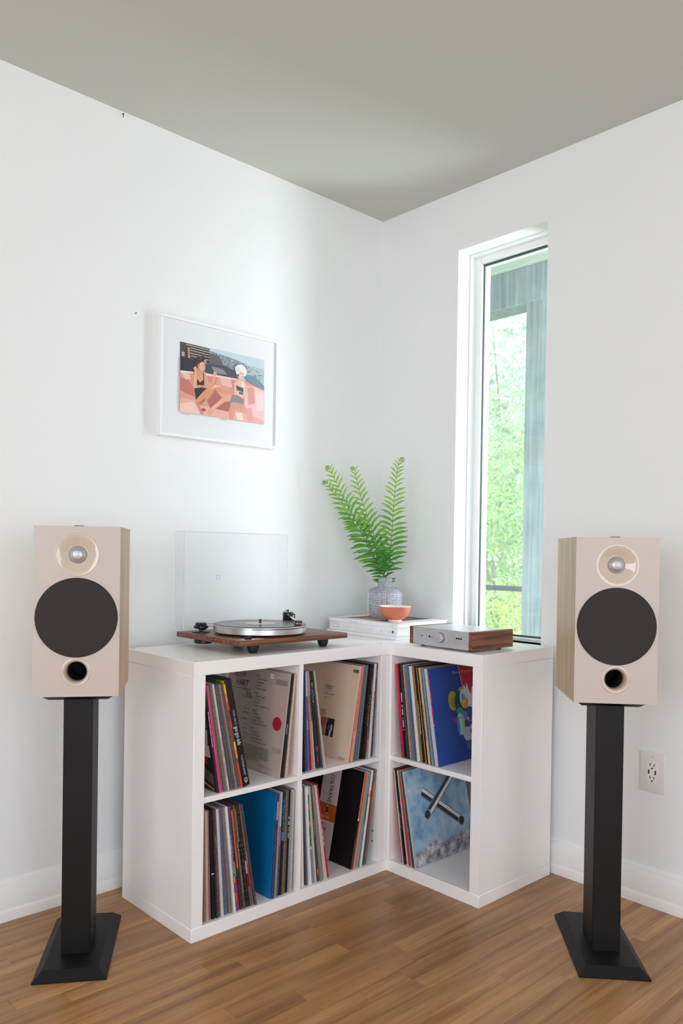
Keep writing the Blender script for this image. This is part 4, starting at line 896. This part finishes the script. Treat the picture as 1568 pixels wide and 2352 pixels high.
def frond(label, pts, depth, coil, lmax, n, tip, droop=0.0, twist=0.0):
    t = thing('fern_frond', label, 'fern', (VX, VY, vz + .10), 0, 'fern fronds in the grey vase')
    rg = random.Random(int(abs(pts[-1][0]) * 9999) + n)
    P = [Vector((0, 0, .0))] + [VR * a + VF * (depth * min(1, max(0, (b - .15) / .4))) + Vector((0, 0, b - .10)) for a, b in pts]
    # resample
    seg = []; 
    for k in range(len(P) - 1):
        p0, p1, p2, p3 = P[max(k - 1, 0)], P[k], P[k + 1], P[min(k + 2, len(P) - 1)]
        for q in range(8):
            s_ = q / 8; seg.append(.5 * ((2 * p1) + (p2 - p0) * s_ + (2 * p0 - 5 * p1 + 4 * p2 - p3) * s_ ** 2 + (3 * p1 - 3 * p2 + p3 - p0) * s_ ** 3))
    seg.append(P[-1])
    m = MB(); N_ = len(seg); m.tube(seg, [.0017 - .0011 * k / N_ for k in range(N_)], 7); m.obj('rachis', RACH, t)
    # coiled tip
    if coil:
        d = (seg[-1] - seg[-4]).normalized(); side = VR * coil; cpt = []; 
        up = d; sd = (side - d * side.dot(d)).normalized(); a = 0; p = seg[-1].copy(); r = .0062
        for k in range(26):
            a = k * .36; step = .0028 * (1 - k / 34)
            p = p + (up * math.cos(a * .92) + sd * math.sin(a * .92)) * step; cpt.append(p.copy())
        m = MB(); m.tube(cpt, [.0019 + .0008 * math.sin(k * 2.2) ** 2 for k in range(26)], 7)
        for k in range(0, 22, 2):
            q = cpt[k] + VF * (-.0012); m.tube([q, q + (cpt[k] - p).normalized() * .0035 + VF * -.001], [.0014, .0006], 5)
        m.obj('coiled_tip', CROZ, t)
    # leaflets in two ranks
    cum = [0]
    for k in range(1, N_): cum.append(cum[-1] + (seg[k] - seg[k - 1]).length)
    Ltot = cum[-1]; s0 = Ltot * .155
    for k in range(n):
        f = k / (n - 1); s_ = s0 + (Ltot * .985 - s0) * (1 - (1 - f) ** 1.06)
        i = next(j for j in range(N_) if cum[j] >= s_ - 1e-9); i = max(1, i)
        p = seg[i - 1].lerp(seg[i], (s_ - cum[i - 1]) / max(1e-6, cum[i] - cum[i - 1])); d = (seg[min(i + 1, N_ - 1)] - seg[i - 1]).normalized()
        for sdn in (1, -1):
            ln = lmax * (tip + (1 - tip) * (1 - f) ** .62) * (.82 + .18 * min(1, f * 6)) * rg.uniform(.9, 1.08)
            sd = (VR * sdn); sd = (sd - d * sd.dot(d)).normalized()
            op = math.radians(74 - 34 * f + rg.uniform(-6, 6) - (14 if f < .1 else 0) + droop)
            X = d * math.cos(op) + sd * math.sin(op)
            X = (X + VF * rg.uniform(-.22, .12) + VF * twist * sdn).normalized()
            Zv = (-VF + sd * rg.uniform(-.35, .35)); Zv = (Zv - X * Zv.dot(X)).normalized(); Y = Zv.cross(X)
            mir = 1 if Y.dot(d) > 0 else -1
            o = bpy.data.objects.new('leaflet', LFM[(mir, rg.randrange(2))]); COL.objects.link(o); o.parent = t
            M = Matrix(((X.x, Y.x, Zv.x, p.x), (X.y, Y.y, Zv.y, p.y), (X.z, Y.z, Zv.z, p.z), (0, 0, 0, 1)))
            o.matrix_local = M @ Matrix.Diagonal((ln, ln, ln, 1))
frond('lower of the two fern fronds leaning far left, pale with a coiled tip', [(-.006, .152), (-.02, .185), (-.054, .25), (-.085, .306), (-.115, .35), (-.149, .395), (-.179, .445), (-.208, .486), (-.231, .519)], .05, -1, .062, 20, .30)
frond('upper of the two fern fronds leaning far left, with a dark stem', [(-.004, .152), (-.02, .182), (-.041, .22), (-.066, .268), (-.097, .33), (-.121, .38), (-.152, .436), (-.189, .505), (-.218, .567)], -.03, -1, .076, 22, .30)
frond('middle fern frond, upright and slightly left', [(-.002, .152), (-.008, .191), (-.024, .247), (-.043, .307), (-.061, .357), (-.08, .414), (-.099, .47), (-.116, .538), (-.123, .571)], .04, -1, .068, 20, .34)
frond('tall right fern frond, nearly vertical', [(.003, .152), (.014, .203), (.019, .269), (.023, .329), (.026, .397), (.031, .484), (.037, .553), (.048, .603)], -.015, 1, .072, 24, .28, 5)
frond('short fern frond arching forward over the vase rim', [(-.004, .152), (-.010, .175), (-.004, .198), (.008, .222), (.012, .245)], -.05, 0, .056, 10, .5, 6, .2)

bowl = thing('bowl', 'small terracotta orange bowl with a white inside, in front of the vase', 'bowl', (-.268, -.352, vz))
m = MB(); po = [(.0, .0055), (.022, .0058), (.034, .011), (.045, .021), (.0525, .035), (.0565, .049), (.0575, .0545)]
m.lathe(po, n=56); m.obj('outer_glaze', mat('terracotta_glaze', (210, 120, 92), .5, bump=.2, bscale=300, var=.05, vscale=60), bowl)
WG = mat('white_bowl_glaze', (240, 238, 234), .3)
m = MB(); m.lathe([(.0575, .0545), (.0572, .0556), (.0560, .0550), (.0545, .047), (.050, .034), (.042, .021), (.03, .0125), (.0, .009)], n=56); m.obj('inner_glaze', WG, bowl)
m = MB(); m.lathe([(.0, 0), (.0235, 0), (.0248, .001), (.0245, .0068), (.0, .0068)], n=40); m.obj('foot_ring', WG, bowl)

# ------------------------------------------------------------------ amplifier
amp = thing('amplifier', 'silver amplifier with walnut side panels, on the right shelving', 'amplifier', (-.398, -.5425, .7684), -PI / 2 - .02)
AWd, AD_, AH, wt = .2665, .205, .063, .0165   # local x = viewer's right, y into the shelf
m = MB(); m.bbox((wt, .0012, .0065), (AWd - wt, AD_ - .004, AH), .001); m.obj('casing', mat('silver_casing', (222, 226, 228), .28, metal=.4), amp)
m = MB(); m.bbox((wt, -.0022, .006), (AWd - wt, .0010, AH + .0004), .0005); m.obj('front_panel', ALUP, amp)
for x in (0, AWd - wt):
    m = MB(); m.bbox((x, -.0012, .006), (x + wt, AD_, AH + .0006), .0009); m.obj('side_panel', wood('walnut_deep', ['4B2C1E', '7A4C35', '99684A'], 1, 2.0, .38, 60, ring=14), amp)
m = MB(); fxc = .137; m.lathe([(0, -.0165), (.0128, -.0165), (.0143, -.0150), (.0145, -.0025)], (fxc, 0, .036), axis='y', n=48); m.obj('volume_knob', ALUP, amp)
m = MB(); m.lathe([(.0, -.0169), (.0009, -.0169), (.001, -.0165)], (fxc - .004, 0, .0305), axis='y', n=10); m.obj('knob_mark', HOLE, amp)
m = MB(); m.lathe([(.0145, -.0024), (.0165, -.0024)], (fxc, 0, .036), axis='y', n=48); m.obj('knob_shade_ring', mat('knob_shadow_gap', (70, 70, 74), .6), amp)  # flat ring; the gap's shade is put into its dark colour
m = MB(); m.lathe([(.0035, -.003), (.0052, -.0034), (.0058, -.0022)], (.0905, 0, .036), axis='y', n=24); m.lathe([(0, -.0026), (.0036, -.0026)], (.0905, 0, .036), axis='y', n=20, mi=1); m.obj('headphone_jack', [CHROME, HOLE], amp)
m = MB(); m.lathe([(0, -.0032), (.0019, -.0032), (.0022, -.0022)], (.0575, 0, .0365), axis='y', n=16); m.obj('power_button', BPLAS, amp)
for q in range(3):
    m = MB(); m.lathe([(0, -.0042), (.0026, -.0042), (.0030, -.0022)], (.2035 + q * .0085, 0, .0395), axis='y', n=16); m.obj('input_button', BPLAS, amp)
GR = '7A7C80'
rg = random.Random(9)
its = [(GR, ticks(.180, .0470, .018, .0014, rg)), (GR, ticks(.226, .0462, .016, .0014, rg)), (GR, rect(.2395, .037, .2403, .046)), (GR, rect(.193, .0375, .1938, .042)), (GR, rect(.236, .036, .2403, .0368)),
       (GR, text_polys('1 2 3 4 5 6', .0042, .182, .0285, sx=1.15)), (GR, text_polys('INPUT', .0034, .196, .0228)), (GR, text_polys('RECORD', .0030, .216, .0232)), (GR, [[(.172, .030), (.174, .0286), (.172, .0272)]]), (GR, [[(.241, .0285), (.2455, .0255), (.241, .0225), (.243, .0255)]]),
       (GR, rect(.046, .032, .0468, .042)), (GR, text_polys('POWER', .0026, .047, .0295)), (GR, ticks(.098, .0330, .006, .0013, rg)), ('2A2A2C', [[(.0205, .0085), (.0255, .0085), (.0255, .0150)]]), (GR, ticks(.030, .0085, .016, .0016, rg))]
printed('panel_lettering', amp, (0, -.0022, 0), (1, 0, 0), (0, 0, 1), its, .0002)
for x in (.035, AWd - .035):
    for y in (.03, AD_ - .03):
        m = MB(); m.lathe([(0, 0), (.0075, 0), (.0085, .002), (.0085, .0068), (0, .0068)], (x, y, 0), n=20); m.obj('foot', RUB, amp)

# ------------------------------------------------------------------ framed photograph on the left wall
pf = thing('framed_picture', 'white framed photograph of two people on a pink sofa, on the left wall', 'picture', (-.805, -.0005, 1.447))
fw2, fh = .2425, .3945
m = MB(); bw = .0095
def bar4(x0, x1, y0, y1, z0, z1, w_):
    m.bbox((x0, y0, z0), (x1, y1, z0 + w_), .0008); m.bbox((x0, y0, z1 - w_), (x1, y1, z1), .0008)
    m.bbox((x0, y0, z0 + w_), (x0 + w_, y1, z1 - w_), .0008); m.bbox((x1 - w_, y0, z0 + w_), (x1, y1, z1 - w_), .0008)
bar4(-fw2, fw2, -.0255, 0, 0, fh, bw); m.obj('frame', mat('white_frame_lacquer', (246, 247, 247), .3), pf)
m = MB(); m.box((-fw2 + bw, -.0190, bw), (fw2 - bw, -.0170, fh - bw)); m.obj('mat_board', mat('white_mat_board', (243, 244, 246), .7), pf)
m = MB(); m.box((-fw2 + bw, -.0232, bw), (fw2 - bw, -.0216, fh - bw)); m.obj('glass', clear('picture_glass', (.985, .99, .99), 0, 1.45), pf)
PH = [
('D0DFE6',(0.0,1.0),(1.0,1.0),(1.0,0.5),(0.0,.5)),
('D0DFE6',(0.336,0.993),(1.0,1.0),(1.0,0.778),(0.644,0.837),(0.338,0.921)),
('8F9CA6',(0.337,0.957),(0.495,0.936),(0.643,0.911),(0.779,0.872),(0.797,0.727),(0.573,0.709),(0.327,0.755)),
('B9C8D0',(0.756,0.866),(1.0,0.854),(1.0,0.512),(0.878,0.541),(0.76,0.709)),
('4A4642',(0.001,1.0),(0.336,0.988),(0.327,0.764),(0.006,0.742)),
('B9B4A8',(0.061,0.978),(0.333,0.966),(0.333,0.954),(0.061,0.965)),
('B9B4A8',(0.109,0.942),(0.334,0.933),(0.334,0.921),(0.109,0.93)),
('B9B4A8',(0.109,0.907),(0.331,0.896),(0.331,0.885),(0.109,0.895)),
('B9B4A8',(0.11,0.867),(0.325,0.856),(0.325,0.845),(0.11,0.856)),
('B9B4A8',(0.118,0.829),(0.325,0.818),(0.326,0.808),(0.118,0.819)),
('C08868',(0.078,0.938),(0.102,0.938),(0.108,0.787),(0.083,0.787)),
('A8A8A8',(0.013,0.858),(0.046,0.857),(0.047,0.797),(0.014,0.797)),
('37383E',(0.003,0.785),(0.187,0.763),(0.19,0.594),(0.002,0.582)),
('6A6668',(0.316,0.915),(0.416,0.91),(0.498,0.786),(0.327,0.764)),
('4E5158',(0.264,0.748),(0.498,0.781),(0.646,0.727),(0.656,0.618),(0.386,0.607),(0.273,0.633)),
('8A8A90',(0.348,0.734),(0.485,0.723),(0.537,0.654),(0.386,0.643)),
('7590A0',(0.744,0.714),(0.875,0.709),(0.995,0.586),(0.996,0.525),(0.785,0.612)),
('DE9C90',(0.002,0.587),(0.122,0.595),(0.273,0.611),(0.429,0.618),(0.656,0.618),(0.754,0.614),(0.996,0.525),(1.0,0.0),(0.0,0.0)),
('F3D3CB',(0.002,0.587),(0.129,0.6),(0.273,0.613),(0.429,0.62),(0.656,0.622),(0.656,0.605),(0.43,0.591),(0.274,0.584),(0.129,0.574),(0.002,0.547)),
('C4786C',(0.003,0.485),(0.084,0.479),(0.154,0.371),(0.156,0.247),(0.003,0.3)),
('F0BFC0',(0.763,0.542),(0.878,0.55),(0.995,0.511),(1.0,0.019),(0.851,0.028),(0.747,0.24)),
('E7B0A2',(0.005,0.204),(0.171,0.197),(0.248,0.133),(0.584,0.159),(0.811,0.113),(0.999,0.057),(1.0,0.0),(0.0,0.0)),
('B06A62',(0.264,0.397),(0.39,0.409),(0.464,0.316),(0.582,0.251),(0.556,0.107),(0.339,0.126),(0.28,0.275)),
('F0C9B8',(0.003,0.115),(0.15,0.174),(0.23,0.004),(0.0,0.0)),
('C08060',(0.295,0.224),(0.335,0.342),(0.391,0.382),(0.357,0.283),(0.309,0.209)),
('D79B78',(0.102,0.554),(0.176,0.618),(0.245,0.626),(0.288,0.592),(0.271,0.399),(0.167,0.365),(0.125,0.453)),
('DFA384',(0.281,0.59),(0.332,0.476),(0.36,0.492),(0.366,0.575),(0.394,0.582),(0.378,0.478),(0.354,0.427),(0.319,0.437),(0.275,0.526)),
('E0A88C',(0.366,0.575),(0.37,0.64),(0.385,0.662),(0.405,0.667),(0.411,0.623),(0.394,0.582)),
('D6976F',(0.189,0.648),(0.245,0.653),(0.246,0.573),(0.191,0.559)),
('E6B08C',(0.215,0.753),(0.263,0.774),(0.278,0.715),(0.273,0.651),(0.238,0.633),(0.203,0.669)),
('4A3836',(0.166,0.785),(0.199,0.843),(0.247,0.865),(0.283,0.834),(0.284,0.771),(0.242,0.778),(0.215,0.744),(0.196,0.667),(0.175,0.698)),
('C78A88',(0.188,0.71),(0.212,0.734),(0.216,0.69),(0.196,0.667)),
('C78A88',(0.269,0.812),(0.29,0.818),(0.293,0.764),(0.27,0.758)),
('B98080',(0.213,0.851),(0.241,0.863),(0.241,0.84),(0.214,0.824)),
('33353A',(0.185,0.513),(0.221,0.463),(0.265,0.523),(0.27,0.435),(0.187,0.419)),
('33353A',(0.252,0.614),(0.261,0.617),(0.267,0.524),(0.26,0.513)),
('E2A583',(0.141,0.653),(0.168,0.691),(0.186,0.665),(0.184,0.593),(0.186,0.45),(0.181,0.369),(0.143,0.369),(0.151,0.513),(0.159,0.604)),
('2F363C',(0.156,0.363),(0.25,0.403),(0.285,0.393),(0.272,0.309),(0.177,0.207)),
('D8986F',(0.171,0.197),(0.258,0.342),(0.361,0.465),(0.41,0.486),(0.447,0.431),(0.542,0.426),(0.652,0.451),(0.66,0.425),(0.602,0.375),(0.492,0.377),(0.39,0.4),(0.336,0.297),(0.282,0.176),(0.241,0.136),(0.192,0.148)),
('D79A86',(0.568,0.229),(0.619,0.268),(0.731,0.274),(0.725,0.198),(0.629,0.141),(0.617,0.005),(0.573,0.001)),
('E0A68E',(0.299,0.022),(0.339,0.117),(0.451,0.259),(0.521,0.366),(0.58,0.37),(0.626,0.297),(0.582,0.269),(0.509,0.244),(0.396,0.111),(0.341,0.013)),
('E8B8A6',(0.613,0.553),(0.671,0.604),(0.731,0.609),(0.771,0.544),(0.752,0.371),(0.692,0.358),(0.624,0.389)),
('8F8A84',(0.595,0.36),(0.654,0.373),(0.737,0.331),(0.735,0.256),(0.656,0.267),(0.567,0.248)),
('3F5A66',(0.639,0.522),(0.73,0.497),(0.731,0.437),(0.652,0.451)),
('5A6E72',(0.675,0.433),(0.731,0.432),(0.728,0.394),(0.683,0.398)),
('EAB9A6',(0.74,0.564),(0.775,0.526),(0.759,0.373),(0.714,0.345),(0.646,0.385),(0.609,0.386),(0.645,0.413),(0.714,0.382),(0.736,0.414)),
('E4B4A0',(0.666,0.658),(0.715,0.661),(0.717,0.596),(0.664,0.593)),
('EDC8B8',(0.669,0.733),(0.736,0.74),(0.737,0.685),(0.712,0.637),(0.678,0.652)),
('E9E6E0',(0.635,0.724),(0.623,0.777),(0.652,0.83),(0.704,0.853),(0.757,0.82),(0.772,0.759),(0.76,0.69),(0.736,0.666),(0.736,0.731),(0.691,0.743),(0.669,0.696),(0.647,0.681)),
('B8AE98',(0.246,0.205),(0.288,0.214),(0.289,0.178),(0.272,0.156),(0.27,0.138),(0.262,0.136),(0.261,0.154),(0.249,0.169)),
('A84858',(0.242,0.087),(0.269,0.102),(0.294,0.08),(0.277,0.058),(0.246,0.056)),
]
pw, ph_ = .350, .2325
its = [(p[0], [[(u * pw, v * ph_) for u, v in p[1:]]]) for p in PH]
# roof ribs, distant houses, facial features
for k in range(7): its.insert(15, ('54565C', [[((.33 + k * .018) * pw, .905 * ph_), ((.333 + k * .018) * pw, .905 * ph_), ((.375 + k * .018) * pw, .79 * ph_), ((.372 + k * .018) * pw, .79 * ph_)]]))
rg = random.Random(4)
for k in range(220): 
    u, v = rg.uniform(.34, .95), rg.uniform(.66, .93)
    if v < .96 - .12 * (u - .34) / .45: its.insert(5, (rg.choice(['C8D2D8', '6E7A84', 'A8B4BC', 'DCE4E8', '58626C']), rect(u * pw, v * ph_, (u + rg.uniform(.006, .018)) * pw, (v + rg.uniform(.008, .02)) * ph_)))
SK = len(its)
def fold(c, *pts): its.insert(it_fold, (c, [[(u * pw, v * ph_) for u, v in pts]]))
it_fold = next(i for i, q in enumerate(its) if q[0] == 'C08060')
fold('EBC0B4', (.02, .56), (.12, .55), (.14, .50), (.06, .47)); fold('CF8A80', (.30, .58), (.42, .58), (.40, .44), (.33, .46)); fold('E8B8AE', (.44, .60), (.58, .60), (.60, .47), (.47, .49)); fold('C98A84', (.56, .60), (.63, .59), (.62, .44), (.57, .46))
fold('D99A90', (.78, .52), (.86, .54), (.88, .30), (.80, .26)); fold('F6D0D0', (.88, .50), (.985, .48), (.99, .22), (.90, .18)); fold('E0A49C', (.76, .20), (.84, .22), (.86, .03), (.78, .02)); fold('F4D4C8', (.64, .10), (.72, .13), (.74, .01), (.66, .01)); fold('D08C80', (.17, .18), (.22, .14), (.27, .01), (.235, .01)); fold('F2CCBC', (.06, .10), (.14, .14), (.18, .02), (.08, .02))
for a in ((.29, .33, .46, .46), (.34, .05, .52, .34)):
    fold('E9B896', (a[0], a[1]), (a[2], a[3]), (a[2] - .01, a[3] + .015), (a[0] - .012, a[1] + .02))
for c, pts in (('EDBE9C', ((.335, .40), (.40, .478), (.435, .455), (.37, .415))), ('B87A58', ((.20, .165), (.29, .27), (.275, .20), (.23, .145))), ('EDBBA6', ((.345, .10), (.46, .255), (.47, .24), (.36, .09))), ('F4D8CC', ((.70, .60), (.735, .60), (.75, .52), (.71, .50))), ('EAB898', ((.155, .58), (.17, .60), (.17, .42), (.155, .42))), ('5E4640', ((.20, .835), (.24, .855), (.235, .80), (.205, .79))), ('D8D4CE', ((.64, .78), (.68, .80), (.68, .75), (.645, .73))), ('C8A0A0', ((.262, .80), (.285, .81), (.285, .785), (.262, .78)))):
    its.append((c, [[(u * pw, v * ph_) for u, v in pts]]))
for k in range(8): its.insert(16, ('45474E', rect((.02 + k * .022) * pw, .60 * ph_, (.0225 + k * .022) * pw, .76 * ph_)))
for u, v, c in ((.250, .715, '5A3C34'), (.690, .703, '6A4A44'), (.720, .703, '6A4A44'), (.712, .668, 'B0504C'), (.268, .672, 'A85A50')): its.append((c, rect(u * pw, v * ph_, (u + .012) * pw, (v + .008) * ph_)))
printed('photo_print', pf, (-pw / 2 + .0070, -.0190, .0840), (1, 0, 0), (0, 0, 1), its, .0003, .00002)
printed('caption', pf, (-pw / 2 + .0070, -.0190, .0840), (1, 0, 0), (0, 0, 1), [('A8A8A8', ticks(.002, -.006, .035, .003, rg)), ('A8A8A8', ticks(.16, -.006, .03, .003, rg))], .0003)

# ------------------------------------------------------------------ wall outlet, nails
ot = thing('wall_outlet', 'white double wall outlet with two charging ports, right wall', 'outlet', (0, -1.1965, .4115))
m = MB(); m.bbox((-.0062, -.0385, -.0620), (0, .0385, .0620), .002, 2); m.obj('wall_plate', mat('white_outlet_plastic', (232, 228, 227), .35), ot)
m = MB(); m.bbox((-.0078, -.0168, -.0335), (-.0058, .0168, .0335), .001); m.obj('receptacle_face', mat('white_receptacle', (238, 235, 234), .3), ot)
for zc in (.0185, -.0205):
    for yy, hh in ((-.0062, .0075), (.0062, .0088)):
        m = MB(); m.box((-.0081, yy - .0011, zc), (-.0077, yy + .0011, zc + hh)); m.obj('slot', HOLE, ot)
    m = MB(); m.lathe([(0, -.0081), (.0026, -.0081), (.0027, -.0077)], (0, 0, zc - .0065), axis='x', n=16); m.obj('ground_hole', HOLE, ot)
for yy in (-.0105, .0105):
    m = MB(); m.box((-.0081, yy - .0022, -.006), (-.0077, yy + .0022, .0065)); m.obj('charging_port', HOLE, ot)
for zc in (.0475, -.0475):
    m = MB(); m.lathe([(0, -.0068), (.0026, -.0068), (.003, -.006)], (0, 0, zc), axis='x', n=16); m.obj('screw', mat('painted_screw', (214, 210, 208), .4), ot)
m = MB(); m.lathe([(0, -.006), (.0018, -.006), (.002, -.0045), (.0012, -.004), (.0012, 0)], (-1.1248, 0, 1.827), axis='y', n=10)
tag(m.obj('nail', mat('dark_nail', (70, 66, 64), .5, metal=.6)), 'small dark nail in the left wall beside the picture frame', 'nail')
m = MB(); m.lathe([(0, -.008), (.0012, -.008), (.0014, 0)], (-1.1785, 0, 2.440), axis='y', n=10); m.tube([(-1.1785, -.007, 2.440), (-1.1785, -.008, 2.433), (-1.1785, -.006, 2.429)], .0012, 8)
tag(m.obj('wall_hook', mat('dark_nail', (70, 66, 64))), 'tiny dark hook in the left wall just under the ceiling', 'hook')
